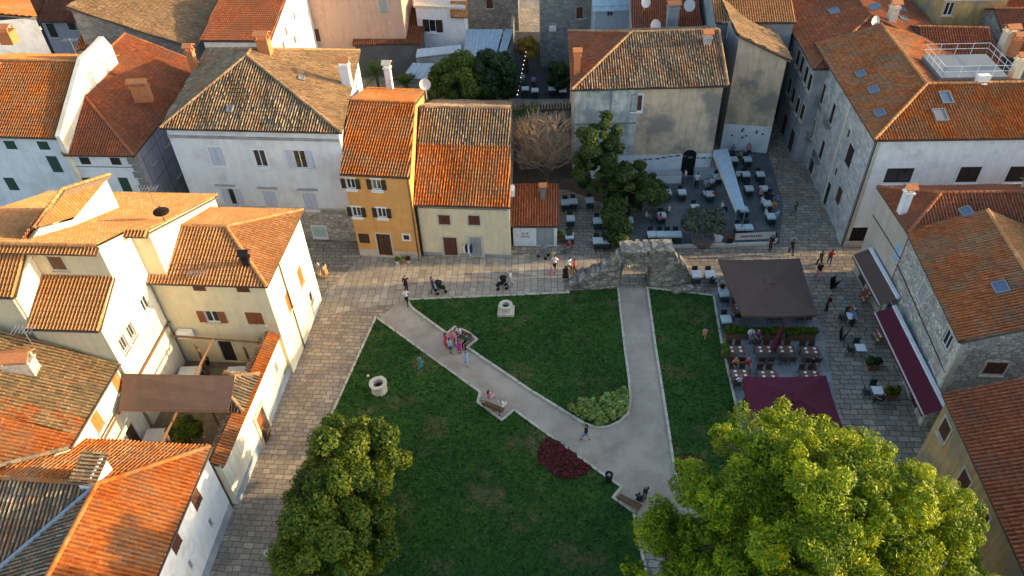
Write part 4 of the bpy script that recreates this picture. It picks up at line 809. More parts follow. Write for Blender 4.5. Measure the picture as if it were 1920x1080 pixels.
# far right top
F = RawFrame(P2(1752, 60, 9), -4, 11, 6, 10, 86); t15 = House('yellow_house', 'plain mustard yellow house end at the top right', rect(F, .1), 12, W_MUST); t15.win(0, 1722, 12, .9, 1.3, 'pane'); t15.win(0, 0, 0, .9, 1.3, 'pane', uz=(1.5, 11)); t15.finish()
g = MB().obox(F.p(0, 0, 12), np.array([*F.a, 0])*6, np.array([*F.b, 0])*10, (0, 0, .3)); g.build('flat_roof', M_LIME, t15.root)
F = Frame((1780, 36), (1910, 34), 9.5, 86, 11, w=13); t16 = gable_x('far_house', 'pale house with russet roof at the top right corner', F, W_COOL, T_RED, 11.5, seg=4); t16.finish(); antenna(t16.root, (1790, 12), 9.8, 1.5); dish(t16.root, (1775, 8), 10, .5)
F = Frame((1742, 118), (1880, 122), 9.6, 86, 8.5); t17 = gable_x('low_house', 'lower house with dull orange roof behind the white railings', F, W_GREY, T_RUSSORN, 11.2, seg=4, mats=[T_RED, T_RUSSORN]); t17.win(0, 1850, 140, 1.8, .7, 'pane', None, M_DARKSH); t17.finish()
F = Frame((1900, 112), (1990, 112), 9.5, 86, 12); t18 = gable_x('corner_house', 'russet roofed house cut by the right frame edge near the top', F, S_GREY, T_RED, 11.8, seg=4); t18.finish(); chimney(t18.root, (1900, 95), 10.4, .7, .6, 1.0, M_BRICK, 0); chimney(t18.root, (1882, 92), 10, .9, .9, 1.6, W_CREAM, 0)
# top left corner
F = Frame((70, 40), (140, 40), 8.5, 86, 10); t19 = gable_x('far_house', 'brown roofed grey house at the top left', F, W_LIL, T_BROWN, 10.8, seg=4); t19.win(0, 98, 57, 1.0, 1.6, 'closed', M_DARKSH); t19.win(0, 140, 48, 1.0, 1.0, 'closed', M_DARKSH); t19.finish(); chimney(t19.root, (168, 55), 9, .9, .8, 1.6, W_CREAM, 0)
F = Frame((136, 24), (190, 24), 8, 86, 10, w=7); F.z = 10; t20 = House('pale_house', 'pale blue house with barred balcony at the top left edge', rect(F, .1), 12, W_COOL); t20.win(0, 170, 12, 2.4, 1.4, 'pane', None, M_LBLUE); t20.finish()
F = Frame((-10, 50), (64, 48), 8, 86, 12); t21 = gable_x('back_house', 'dark roofed house in the top left corner', F, W_LIL, T_BROWN, 10.4, seg=4); t21.win(0, 40, 20, 1, 1.4, 'pane', None, M_LBLUE); t21.finish()
F = Frame((160, 90), (230, 75), 9.6, 86, 9, w=5); F.o = F.o-F.a*1.0; t22 = gable_x('low_house', 'low house with partly sunlit orange roof behind the lit parapet', F, W_CREAM, T_RUSSORN, 11.4, seg=4); t22.finish()
# unseen houses beyond the right edge, added to shade the square
for i, (x, y, w, d, z, lab) in enumerate([(36.6, 27.3, 12, 17.3, 9.4, 'unseen plain house behind the rubble stone house, added for shade'), (36, 8, 12, 18, 9.6, 'unseen plain house behind the mustard house, added for shade'), (52, 25, 14, 19, 11.5, 'unseen tall plain house further right of the square, added for shade'), (52, 4, 14, 20, 11.5, 'unseen tall plain house beyond the pine, added for shade'), (54, 50.2, 20, 16, 11.5, 'unseen tall plain house north of the lane, added for shade')]):
    F = RawFrame((x, y), -1, z, w, d, 89); h = gable_x('plain_house', lab, F, W_BUFF, T_RED, z+2.2, seg=3, per=.4, row=.8); h.finish()
# ================================================================== GROUND
def paving(name, cols, mortar, bw, rh, ang, off=.5, msize=.02, freq=2, warp=.04):
    t = NT(name); co_ = t.coord(1.0, ang); nz = t.n('TexNoise'); nz.inputs['Scale'].default_value = 1.1; nz.inputs['Detail'].default_value = 3; t.l(co_, nz.inputs['Vector'])
    sb = t.n('VectorMath', operation='SUBTRACT'); sb.inputs[1].default_value = (.5, .5, .5); t.l(nz.outputs['Color'], sb.inputs[0])
    s2 = t.n('VectorMath', operation='SCALE'); s2.inputs['Scale'].default_value = warp*8; t.l(sb.outputs[0], s2.inputs[0])
    ad = t.n('VectorMath', operation='ADD'); t.l(co_, ad.inputs[0]); t.l(s2.outputs[0], ad.inputs[1])
    br = t.n('TexBrick'); br.offset = off; br.offset_frequency = freq; br.squash = .75; br.squash_frequency = 3
    br.inputs['Scale'].default_value = 1; br.inputs['Brick Width'].default_value = bw; br.inputs['Row Height'].default_value = rh; br.inputs['Mortar Size'].default_value = msize; br.inputs['Mortar Smooth'].default_value = .3
    br.inputs['Color1'].default_value = (0, 0, 0, 1); br.inputs['Color2'].default_value = (1, 1, 1, 1); br.inputs['Bias'].default_value = 0; t.l(ad.outputs[0], br.inputs['Vector'])
    bw_ = t.n('RGBToBW'); t.l(br.outputs['Color'], bw_.inputs[0])
    c = t.ramp(bw_.outputs[0], [(i/(len(cols)-1), q) for i, q in enumerate(cols)])
    c = t.mix(1.0, c, t.ramp(t.noise(t.coord(), .5, 5, .65), [(.3, (.72,)*3), (.7, (1.15,)*3)]), 'MULTIPLY')
    c = t.mix(1.0, c, t.ramp(t.noise(t.coord(), 5, 4), [(.3, (.85,)*3), (.7, (1.1,)*3)]), 'MULTIPLY')
    c = t.mix(br.outputs['Fac'], c, mortar); t.bump(t.math('SUBTRACT', 1.0, br.outputs['Fac']), .7, .03); return t.out(c, .75)
G_PAVE = paving('limestone_paving', [(.36,.29,.22), (.28,.235,.18), (.44,.36,.27), (.24,.20,.16), (.34,.30,.25)], (.095,.075,.055), .74, .44, math.radians(5), msize=.03, warp=.05)
G_LANE = paving('worn_lane_stones', [(.37,.285,.205), (.29,.23,.17), (.45,.36,.26), (.25,.205,.16), (.34,.285,.22)], (.12,.095,.07), .64, .37, math.radians(6), msize=.026, warp=.035)
G_STREET = paving('street_slabs', [(.42,.35,.26), (.35,.29,.22), (.49,.41,.31), (.30,.26,.205)], (.11,.09,.07), 1.0, .55, math.radians(94), msize=.022, warp=.03)
G_COURT = paving('court_slabs', [(.125,.14,.135), (.105,.12,.12), (.155,.17,.16)], (.08,.09,.09), 1.2, 1.2, 0, msize=.015, warp=.0)
G_TERR = paving('terrace_slabs', [(.27,.27,.27), (.23,.235,.24), (.31,.31,.30)], (.14,.14,.14), 1.0, 1.0, 0, msize=.02, warp=.0)
t = NT('gravel_path'); c = t.ramp(t.noise(t.coord(), 28, 5, .7), [(.3, (.25,.205,.15)), (.5, (.37,.315,.245)), (.7, (.46,.40,.32))])
c = t.mix(1.0, c, t.ramp(t.noise(t.coord(), .45, 6, .7), [(.32, (.72, .70, .68)), (.6, (1.08,)*3)]), 'MULTIPLY'); c = t.mix(t.ramp(t.noise(t.coord(), 1.6, 6, .75), [(.60, (0,)*3), (.72, (.75,)*3)]), c, (.17, .135, .09)); c = t.mix(t.ramp(t.noise(t.coord(), 6, 3, .6), [(.68, (0,)*3), (.73, (.8,)*3)]), c, (.10, .075, .045)); t.bump(t.noise(t.coord(), 40, 3), .5, .02); G_GRAVEL = t.out(c, .95)
def worn(t, c):
    # dry worn patches, the same field for the turf and for the blades on it
    f = t.ramp(t.noise(t.coord(), .26, 6, .7), [(.53, (0,)*3), (.66, (.85,)*3)]); c = t.mix(f, c, (.15, .13, .05))
    c = t.mix(1.0, c, t.ramp(t.noise(t.coord(), .11, 3, .5), [(.35, (.75, .82, .8)), (.65, (1.2, 1.12, 1.05))]), 'MULTIPLY'); return c
t = NT('lawn_grass'); c = t.ramp(t.noise(t.coord(), 9, 6, .75), [(.2, (.020,.060,.009)), (.5, (.032,.092,.013)), (.8, (.052,.122,.019))])
c = t.mix(1.0, c, t.ramp(t.noise(t.coord(), .55, 6, .7), [(.3, (.62, .72, .7)), (.5, (1.,)*3), (.72, (1.45, 1.2, 1.1))]), 'MULTIPLY')
c = worn(t, c); t.bump(t.noise(t.coord(), 14, 5, .8), 1.0, .08); G_LAWN = t.out(c, .95)
t = NT('bare_soil'); G_SOIL = t.out(t.ramp(t.noise(t.coord(), 3, 5), [(.3, (.06, .045, .03)), (.7, (.11, .085, .055))]), .95)
def sheet(name, pts, z, mat, thick=0.0):
    v = [(p[0], p[1], z) for p in pts]; mb = MB()
    if thick: mb.prism(pts, z-thick, z)
    else: mb.add(v, [tuple(range(len(v)))])
    return tag(mb.build(name, mat), kind='structure')
sheet('ground', [(-400, -100), (400, -100), (400, 600), (-400, 600)], -.02, G_PAVE)
sheet('street', [P2(560, 600), P2(598, 560), P2(680, 480), P2(1080, 478), P2(1170, 500), P2(1170, 530), P2(1060, 556), P2(770, 566), P2(700, 574)][::-1], -.012, G_STREET)
sheet('lane', [P2(560, 600), P2(700, 574), P2(770, 566), P2(705, 600), P2(620, 780), (-8.8, 20), (-8.8, 8), (-24, 8), (-18, 22)][::-1], -.013, G_LANE)
sheet('courtyard', [P2(1188, 330), P2(1345, 318), P2(1352, 275), P2(1440, 285), P2(1468, 380), P2(1462, 458), P2(1140, 466), P2(1178, 400)][::-1], -.008, G_COURT)
sheet('terrace', [P2(1333, 545), P2(1500, 540), P2(1540, 610), P2(1575, 790), P2(1560, 900), P2(1400, 900), P2(1385, 790)][::-1], -.004, G_TERR)
def poly_px(l): return [P2(*q) for q in l]
lawnA = poly_px([(706, 598), (898, 737), (893, 756), (941, 791), (964, 772), (1146, 904), (1162, 914), (1146, 934), (1185, 962)])+[np.array([7.0, 12.0]), np.array([-9.6, 12.0])]+poly_px([(575, 905), (627, 772)])
lawnB = poly_px([(766, 564), (1068, 551), (1067, 546), (1157, 541), (1163, 600), (1170, 660), (1177, 712), (1180, 752), (1175, 775), (1160, 790), (1140, 799), (1118, 801), (1098, 794), (1000, 734), (879, 652), (897, 637), (878, 622), (852, 612), (838, 624), (775, 578)])
lawnC = poly_px([(1216, 542), (1336, 556), (1350, 640), (1368, 720), (1384, 790), (1400, 880), (1420, 960), (1300, 960), (1271, 900), (1264, 860), (1255, 800), (1244, 730), (1231, 650)])
path = poly_px([(700, 605), (765, 560), (880, 600), (1160, 535), (1216, 535), (1300, 800), (1320, 1000), (1200, 1000), (1000, 860), (800, 690)])
sheet('path', poly_px([(712, 596), (740, 572), (768, 560), (780, 575), (840, 620), (1000, 730), (1100, 790), (1140, 796), (1170, 775), (1175, 740), (1160, 540), (1214, 540), (1233, 650), (1256, 800), (1275, 900), (1310, 970), (1200, 985), (1140, 930), (950, 790), (890, 735)])[::-1], -.006, G_GRAVEL)
def ccw(p):
    a = sum(p[i][0]*p[(i+1) % len(p)][1]-p[(i+1) % len(p)][0]*p[i][1] for i in range(len(p))); return p if a > 0 else p[::-1]
lawnA, lawnB, lawnC = ccw(lawnA), ccw(lawnB), ccw(lawnC)
for l in (lawnA, lawnB, lawnC): sheet('lawn', l, .05, G_LAWN)
def kerb(pts, w=.17, h=.11, lab=''):
    """stone edging along a lawn: butted blocks with fine joints"""
    mb = MB(); k = len(pts)
    offs = []
    for i in range(k):
        a, b, c = pts[i-1], pts[i], pts[(i+1) % k]; n1 = unit(b-a); n2 = unit(c-b); m = np.array([n1[1]+n2[1], -n1[0]-n2[0]]); m = m/max(.5, (m @ m)/2); offs.append(b+m*w)
    for i in range(k):
        a, b, c, d = pts[i], pts[(i+1) % k], offs[(i+1) % k], offs[i]; L = np.linalg.norm(b-a); n = max(1, int(L/1.1))
        for j in range(n):
            f0, f1 = j/n, (j+1)/n-.012*(n > 1); hh = h+random.uniform(-.012, .012)
            mb.prism([d+(c-d)*f0, d+(c-d)*f1, a+(b-a)*f1, a+(b-a)*f0], -.01, hh)
    return tag(mb.build('kerb', M_KERB), lab, 'kerb', None, 'structure')
for l, lab in ((lawnA, 'pale stone edging of the large lawn'), (lawnB, 'pale stone edging of the middle lawn'), (lawnC, 'pale stone edging of the lawn by the terrace')): kerb(l, lab=lab)
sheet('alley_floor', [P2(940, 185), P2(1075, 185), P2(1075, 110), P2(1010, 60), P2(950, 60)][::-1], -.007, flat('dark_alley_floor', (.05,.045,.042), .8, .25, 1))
# soil strips by the edges and courtyard step
g = MB(); a, b = P(1255, 466), P(1450, 460); d = unit((b-a)[:2]); n = np.array([-d[1], d[0]]); g.obox((*a[:2], -.02), (*(b-a)[:2], 0), (*(n*.35), 0), (0, 0, .2)); tag(g.build('step', M_LIME), kind='structure')
# grass blades: real tufts over the lawns
def inside(p, poly):
    x, y = p; r = False; j = len(poly)-1
    for i in range(len(poly)):
        if (poly[i][1] > y) != (poly[j][1] > y) and x < (poly[j][0]-poly[i][0])*(y-poly[i][1])/(poly[j][1]-poly[i][1])+poly[i][0]: r = not r
        j = i
    return r
def quads_mesh(name, V, mats, parent=None, rnd=None, off=(0, 0, 0)):
    """V: (n,4,3) array of quads"""
    n = len(V); me = bpy.data.meshes.new(name); me.vertices.add(n*4); me.loops.add(n*4); me.polygons.add(n)
    me.vertices.foreach_set('co', (V-np.asarray(off)).astype(np.float32).ravel()); me.loops.foreach_set('vertex_index', np.arange(n*4, dtype=np.int32))
    me.polygons.foreach_set('loop_start', np.arange(0, n*4, 4, dtype=np.int32)); me.update(calc_edges=True)
    if rnd is not None: a = me.attributes.new('rnd', 'FLOAT', 'FACE'); a.data.foreach_set('value', rnd.astype(np.float32))
    me.materials.append(mats); me.update(); return link(name, me, parent)
def leaf_mat(name, cols, trans=.35, rough=.55, big=None):
    t = NT(name); at = t.n('Attribute'); at.attribute_name = 'rnd'; c = t.ramp(at.outputs['Fac'], [(i/(len(cols)-1), q) for i, q in enumerate(cols)])
    t.l(c, t.b.inputs['Base Color']); t.b.inputs['Roughness'].default_value = rough
    tr = t.n('BsdfTranslucent'); t.l(t.mix(1.0, c, (1.3, 1.15, .6), 'MULTIPLY'), tr.inputs[0]); mx = t.n('MixShader'); mx.inputs[0].default_value = trans
    t.l(t.b.outputs[0], mx.inputs[1]); t.l(tr.outputs[0], mx.inputs[2]); t.l(mx.outputs[0], t.t.nodes['Material Output'].inputs[0]); return t.m
t = NT('grass_blades'); at = t.n('Attribute'); at.attribute_name = 'rnd'; L_GRASS = t.out(worn(t, t.ramp(at.outputs['Fac'], [(0, (.022,.066,.009)), (.5, (.033,.095,.013)), (1, (.050,.120,.019))])), .7)
for l in (lawnA, lawnB, lawnC):
    lo, hi = np.min(l, 0), np.max(l, 0); pts = []; n = int((hi[0]-lo[0])*(hi[1]-lo[1])*70)
    q = RNG.uniform(lo, hi, (n, 2)); q = np.array([p for p in q if inside(p, l)]); n = len(q); an = RNG.uniform(0, 6.28, n); h = RNG.uniform(.04, .12, n); w = RNG.uniform(.04, .09, n)
    u = np.stack([np.cos(an), np.sin(an)], 1)*w[:, None]; ln = RNG.normal(0, .05, (n, 2)); z0 = np.full(n, .045)
    V = np.stack([np.c_[q-u, z0], np.c_[q+u, z0], np.c_[q+u*.3+ln, z0+h], np.c_[q-u*.3+ln, z0+h]], 1); tag(quads_mesh('grass', V, L_GRASS, None, RNG.uniform(0, 1, n)), 'short mown grass covering the lawn', 'grass', kind='stuff')
# ================================================================== WALLED YARD
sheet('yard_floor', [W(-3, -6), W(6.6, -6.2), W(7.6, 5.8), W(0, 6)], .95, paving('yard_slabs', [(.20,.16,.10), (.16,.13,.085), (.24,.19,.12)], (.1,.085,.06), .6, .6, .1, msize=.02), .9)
wa, wb = np.array([-16.35, 37.3]), np.array([-17.45, 26.3]); wd = unit(wb-wa); wn_ = np.array([wd[1], -wd[0]]); wn_ = wn_ if wn_[0] > 0 else -wn_; WL = float(np.linalg.norm(wb-wa))
def wq(u, o, z): return np.array([*(wa+wd*u+wn_*o), z])
yw = thing('boundary_wall', 'long cream yard wall with orange tile coping along the paved street', 'wall', (*(wa+wb)/2, 0))
g = MB(); du = (float(np.linalg.norm(P2(490, 790)-wa)))
du = float((P(488, 800, .8)[:2]-wa) @ wd); hd = 2.3
def wbox(g, u0, u1, o0, o1, z0, z1, m=0): g.obox(wq(u0, o0, z0), (*(wd*(u1-u0)), 0), (*(wn_*(o1-o0)), 0), (0, 0, z1-z0), m)
wbox(g, 0, du-.6, -.4, 0, 0, 3.9); wbox(g, du+.6, WL, -.4, 0, 0, 3.9); wbox(g, du-.6, du+.6, -.4, 0, hd, 3.9)
wbox(g, 0, du-1.0, .0, .05, 0, .75, 1); wbox(g, du+1.0, WL, 0, .05, 0, .75, 1); g.build('wall', [W_PALE, W_BLUE], yw)
roof_mesh([[wq(.1, .2, 3.95), wq(WL, .2, 3.95), wq(WL, -.55, 4.3), wq(.1, -.55, 4.3)]], T_ORN, W_PALE, yw, name='coping', per=.21)
roof_mesh([[wq(WL, -1.2, 3.7), wq(.1, -1.2, 3.7), wq(.1, -.55, 4.3), wq(WL, -.55, 4.3)]], T_MIX, W_PALE, yw, name='coping', per=.21, jit=.015)
g = MB(); wbox(g, du-.85, du-.6, -.1, .12, 0, hd+.25); wbox(g, du+.6, du+.85, -.1, .12, 0, hd+.25); wbox(g, du-.6, du+.6, -.1, .12, hd, hd+.25); fr = g.build('door_frame', M_LIME, yw)
g = MB(); wbox(g, du-.6, du+.6, -.28, -.2, 0, hd); g.build('door', M_RUSTSH, yw)
g = MB(); wbox(g, 1.5, 1.95, .0, .02, 1.9, 2.7); g.build('vent', M_GUTG, yw)
gq = [wq(du-1.6, -2.2, 4.35), wq(du+1.6, -2.2, 4.35), wq(du+1.6, .15, 4.35), wq(du-1.6, .15, 4.35)]; ga, gb = wq(du-.7, -1.0, 5.0), wq(du+.7, -1.0, 5.0)
gr = roof_mesh([[gq[2], gq[3], ga, gb], [gq[0], gq[1], gb, ga], [gq[1], gq[2], gb], [gq[3], gq[0], ga]], T_OLD, W_PALE, yw, name='gate_roof', jit=.015); ridge_caps([(ga, gb), (gq[0], ga), (gq[1], gb), (gq[2], gb), (gq[3], ga)], T_GOLD, gr)
g = MB()
for u in (du-1.4, du+1.4): g.tube([wq(u, -2.0, .95), wq(u, -2.0, 4.3)], .08, 6)
g.build('gate_post', M_WOOD, yw)
# pergola with brown canvas
pg = thing('pergola', 'brown canvas roof on timber beams stretched across the walled yard', 'pergola', (*W(3, -1), .95))
q = [P(230, 700, 6.2), P(440, 705, 5.3), P(428, 770, 5.0), P(222, 768, 5.3)]; m0, m1 = (q[0]+q[3])/2+[0, 0, -.12], (q[1]+q[2])/2+[0, 0, -.12]
g = MB(); th = np.array([0, 0, .05])
for a, b, c, d in ((q[0], q[1], m1, m0), (m0, m1, q[2], q[3])): g.add([a, b, c, d, a-th, b-th, c-th, d-th], [(3, 2, 1, 0), (4, 5, 6, 7), (0, 1, 5, 4), (1, 2, 6, 5), (2, 3, 7, 6), (3, 0, 4, 7)])
g.build('canvas', M_BRAWN, pg)
def beam(p0, p1, w=.14): g = MB(); g.tube([p0, p1], w*.7, 4); return g.build('beam', M_WOOD, pg)
beam(Wp(.12, 5.9, 4.9), Wp(.12, -6.2, 4.9)); beam(Wp(.2, 5.4, 4.0), Wp(7.5, 5.0, 4.0)); beam(Wp(3.2, 5.2, 4.0), Wp(3.2, -5, 4.2)); beam(q[3]-[0, 0, .1], q[2]-[0, 0, .1], .1)
for s_, t_ in ((2.2, 4.6), (5.6, 4.6), (3.2, -3.0), (5.6, -3.0)): g = MB(); g.tube([Wp(s_, t_, .95), Wp(s_, t_, 4.1)], .09, 6); g.build('post', M_WOOD, pg)
# ================================================================== RUINED ARCH
def ruin():
    a = P2(1068, 542); b = P2(1294, 532); d = unit(b-a); n = np.array([-d[1], d[0]]); L = float(np.linalg.norm(b-a)); R_ = thing('ruined_arch', 'ragged grey stone ruin with an arched opening over the gravel path', 'ruin', (*((a+b)/2), 0))
    o0 = float((P2(1165, 538)-a) @ d); o1 = float((P2(1212, 536)-a) @ d); rng = np.random.default_rng(3)
    prof = [(0, .3), (.8, .8), (1.8, 1.2), (2.8, 1.8), (3.5, 2.4), (3.95, 3.05), (4.6, 3.3), (7.9, 3.3), (8.4, 2.6), (8.9, 1.9), (9.6, 1.1), (L, .3)]
    px_, pz_ = zip(*prof); ns, nz = 74, 34; D = 1.25
    def top(u): return np.interp(u, px_, pz_)+.12*math.sin(u*7.1)+.08*math.sin(u*17)
    mid = (o0+o1)/2; ow = (o1-o0)/2
    def open_(u): x = (u-mid)/ow; return 1.75+.6*math.sqrt(max(0, 1-x*x)) if abs(x) < 1 else 0.0
    V = []; F = []
    us = np.unique(np.concatenate([np.linspace(0, o0, 26), np.linspace(o0, o1, 15), np.linspace(o1, L, 30)])); ns = len(us)
    dn = lambda: rng.normal(0, .035)
    for side, yy in ((0, 0.0), (1, D)):
        for i, u in enumerate(us):
            lo = open_(min(max(u, o0+1e-6), o1-1e-6)) if o0 <= u <= o1 else 0.0; tt = max(top(u), lo+.5)
            flare = .0 if o0-.3 < u < o1+.3 else .25
            for j in range(nz+1):
                z = lo+(tt-lo)*j/nz; y = yy+(-1 if side == 0 else 1)*flare*(1-z/4.2)*max(0, 1-z/3)+dn()*1.1
                V.append((*(a+d*(u+dn()*.5)+n*y), z+dn()*.5*(j > 0)))
    K = ns*(nz+1); gi = lambda s_, i, j: s_*K+i*(nz+1)+j
    for i in range(ns-1):
        for j in range(nz):
            if o0-1e-6 <= us[i] and us[i+1] <= o1+1e-6 or True:
                F.append((gi(0, i, j), gi(0, i+1, j), gi(0, i+1, j+1), gi(0, i, j+1))); F.append((gi(1, i+1, j), gi(1, i, j), gi(1, i, j+1), gi(1, i+1, j+1)))
        F.append((gi(0, i, nz), gi(0, i+1, nz), gi(1, i+1, nz), gi(1, i, nz))); F.append((gi(0, i+1, 0), gi(0, i, 0), gi(1, i, 0), gi(1, i+1, 0)))
    for j in range(nz): F.append((gi(1, 0, j), gi(0, 0, j), gi(0, 0, j+1), gi(1, 0, j+1))); F.append((gi(0, ns-1, j), gi(1, ns-1, j), gi(1, ns-1, j+1), gi(0, ns-1, j+1)))
    mb = MB(); mb.add(V, F); mb.build('masonry', S_RUIN, R_, smooth=True)
    g = MB()                                    # overhanging broken top course
    for k in range(13): u = 4.15+k*.31; g.box((*(a+d*u+n*(D/2+random.uniform(-.1, .1))), 3.45+random.uniform(-.04, .06)), (.34+random.uniform(0, .1), D+.35+random.uniform(-.2, .15), .28), math.atan2(d[1], d[0])+random.uniform(-.06, .06))
    g.build('top_course', M_LIME if False else S_RUIN, R_)
    return a, d, n
ruin()
def rock(px, s, lab):
    c = P(*px, 0); bm = bmesh.new(); bmesh.ops.create_icosphere(bm, subdivisions=2, radius=1)
    for v in bm.verts: v.co = Vector((v.co.x*s, v.co.y*s*.7, v.co.z*s*.55+s*.3))*random.uniform(.85, 1.12)
    me = bpy.data.meshes.new('boulder'); bm.to_mesh(me); bm.free(); me.materials.append(S_RUIN); return tag(link('boulder', me, None, c), lab, 'boulder')
rock((1268, 548), .45, 'smallest grey stone left lying at the foot of the ruin'); rock((1288, 545), .6, 'bigger grey stone at the right end of the ruin'); rock((1308, 546), .5, 'grey stone farthest from the ruin near the terrace'); rock((1268, 500), .9, 'low rubble stump on the right flank of the ruin')
rock((1152, 531), .35, 'small stone beside the left foot of the arch')
# wells
def well(px, lab, sq):
    c = P(*px); w = thing('well', lab, 'well', c)
    if sq:
        g = MB().box((c[0], c[1], .16), (1.3, 1.15, .2), -.08); g.build('base', M_LIME, w)
    prof = [(.50, .06), (.48, .18), (.45, .66), (.54, .78), (.54, .87), (.31, .87), (.31, .35)]
    k = 20 if not sq else 16; g = MB(); vs_ = []; fs = []
    for r, z in prof:
        for j in range(k):
            t_ = 2*math.pi*j/k; e = 1.0
            if not sq: e = 1/max(abs(math.cos((t_+.3) % (math.pi/4)-math.pi/8)), .9)*(1.15 if z > .8 else 1.12)
            vs_.append((c[0]+r*e*math.cos(t_), c[1]+r*e*math.sin(t_), z))
    for i in range(len(prof)-1):
        for j in range(k): fs.append((i*k+j, i*k+(j+1) % k, (i+1)*k+(j+1) % k, (i+1)*k+j))
    g.add(vs_, fs); g.build('curb', M_LIME, w)
    g = MB(); g.lathe((c[0], c[1], .5), [(.305, 0), (.305, .02)], 16); g.build('grate', M_BLACK, w)
well((712, 733), 'wide white octagonal stone well head on the large lawn', False); well((949, 586), 'round stone well head on a square base on the middle lawn', True)
# ================================================================== TREES
def cloud(blobs, n, size, elong=1.6, hollow=.55, updir=.5, droop=0.0):
    """leaf quads on and inside ellipsoidal clumps; blobs rows: x,y,z,rx,ry,rz"""
    B = np.asarray(blobs, float); w = (B[:, 3]*B[:, 4]+B[:, 4]*B[:, 5]+B[:, 3]*B[:, 5]); idx = RNG.choice(len(B), n, p=w/w.sum())
    d = RNG.normal(0, 1, (n, 3)); d /= np.linalg.norm(d, axis=1)[:, None]; r = hollow+(1-hollow)*RNG.random(n)**.6; r *= RNG.uniform(.86, 1.1, n)
    p = B[idx, :3]+d*B[idx, 3:]*r[:, None]
    nrm = d+np.array([0, 0, updir])+RNG.normal(0, .55, (n, 3)); nrm /= np.linalg.norm(nrm, axis=1)[:, None]
    t1 = np.cross(nrm, RNG.normal(0, 1, (n, 3))); t1 /= np.linalg.norm(t1, axis=1)[:, None]; t2 = np.cross(nrm, t1)
    s = size*RNG.uniform(.6, 1.35, n)[:, None]; a = t1*s*elong*.5; b = t2*s*.5
    bend = nrm*s*.12; V = np.stack([p-a, p-b-bend, p+a, p+b-bend], 1); return V, idx, d
def blobs_on(c, R, k, r, seed=0, lo=-.35, jitter=.12):
    g = np.random.default_rng(seed); out = []
    for i in range(k):
        z = lo+(1-lo)*(i+.5)/k; t_ = i*2.39996+g.uniform(-.3, .3); q = math.sqrt(max(0, 1-z*z)); s = g.uniform(1-jitter*2, 1+jitter*.6); rr = r*g.uniform(.55, 1.45)
        out.append((c[0]+R[0]*q*math.cos(t_)*s, c[1]+R[1]*q*math.sin(t_)*s, c[2]+R[2]*z*s, rr, rr, rr*.8))
    return out
M_BARK = flat('bark', (.075, .055, .04), .9, .3, 6); M_BARKG = flat('grey_bark', (.20, .165, .135), .9, .2, 6)
def trunk(root, c, top, r, branches, mat=M_BARK, seed=1, name='trunk'):
    g = MB(); rg = random.Random(seed); c = np.array(c, float); top = np.array(top, float); k = 6
    pts = [c+(top-c)*i/k+np.array([rg.uniform(-.12, .12), rg.uniform(-.12, .12), 0])*(i > 0) for i in range(k+1)]; g.tube(pts, [r*(1.25 if i == 0 else 1-.65*i/k) for i in range(k+1)], 8)
    for b in branches:
        b = np.array(b, float); f = rg.uniform(.45, .95); q = c+(top-c)*f; m = (q+b)/2+np.array([0, 0, rg.uniform(.0, .5)]); g.tube([q, m, b], [r*.38, r*.24, r*.08], 6)
    return g.build(name, mat, root)
def tree(name, label, cat, base, blobs, n, size, lm, tr=.25, group=None, elong=1.6, hollow=.55, top=None, nb=10, **kw):
    root = thing(name, label, cat, base, group); V, idx, d = cloud(blobs, n, size, elong, hollow, **kw); B = np.asarray(blobs)
    rnd = np.clip(RNG.uniform(0, 1, n)*.55+RNG.uniform(0, .45, len(B))[idx], 0, 1)
    cen = B[:, :3].mean(0); top = top if top is not None else cen+[0, 0, B[:, 5].max()]
    sel = random.Random(4).sample(range(len(B)), min(nb, len(B))); trunk(root, base, top, tr, [B[i, :3] for i in sel])
    quads_mesh('crown', V, lm, root, rnd, off=base); return root
L_PINE = leaf_mat('pine_needles', [(.035,.075,.003), (.10,.165,.004), (.25,.32,.005), (.50,.48,.007)], .28)
L_OAK = leaf_mat('glossy_leaves', [(.03,.06,.007), (.07,.115,.008), (.145,.18,.010), (.24,.24,.012)], .35, .45)
L_DARK = leaf_mat('dark_leaves', [(.012,.028,.010), (.022,.050,.014), (.04,.075,.018), (.075,.10,.02)], .25)
L_LOOSE = leaf_mat('loose_green_leaves', [(.018,.04,.010), (.035,.068,.014), (.065,.095,.018), (.13,.14,.02)], .3)
L_MAG = leaf_mat('olive_green_leaves', [(.03,.06,.010), (.065,.11,.014), (.13,.16,.018), (.24,.22,.025)], .3)
L_PALM = leaf_mat('palm_leaves', [(.03,.06,.012), (.06,.10,.015), (.11,.13,.02)], .25)
L_OLIVE = leaf_mat('olive_leaves', [(.05,.07,.04), (.08,.10,.06), (.13,.15,.10)], .25)
L_RED = leaf_mat('red_bedding', [(.05,.006,.008), (.10,.012,.012), (.16,.02,.02), (.06,.04,.015)], .2)
L_LIME = leaf_mat('variegated_leaves', [(.06,.11,.015), (.13,.20,.03), (.24,.32,.07), (.40,.46,.17)], .2)
L_TWIG = flat('twigs', (.34, .25, .18), .9, .2)
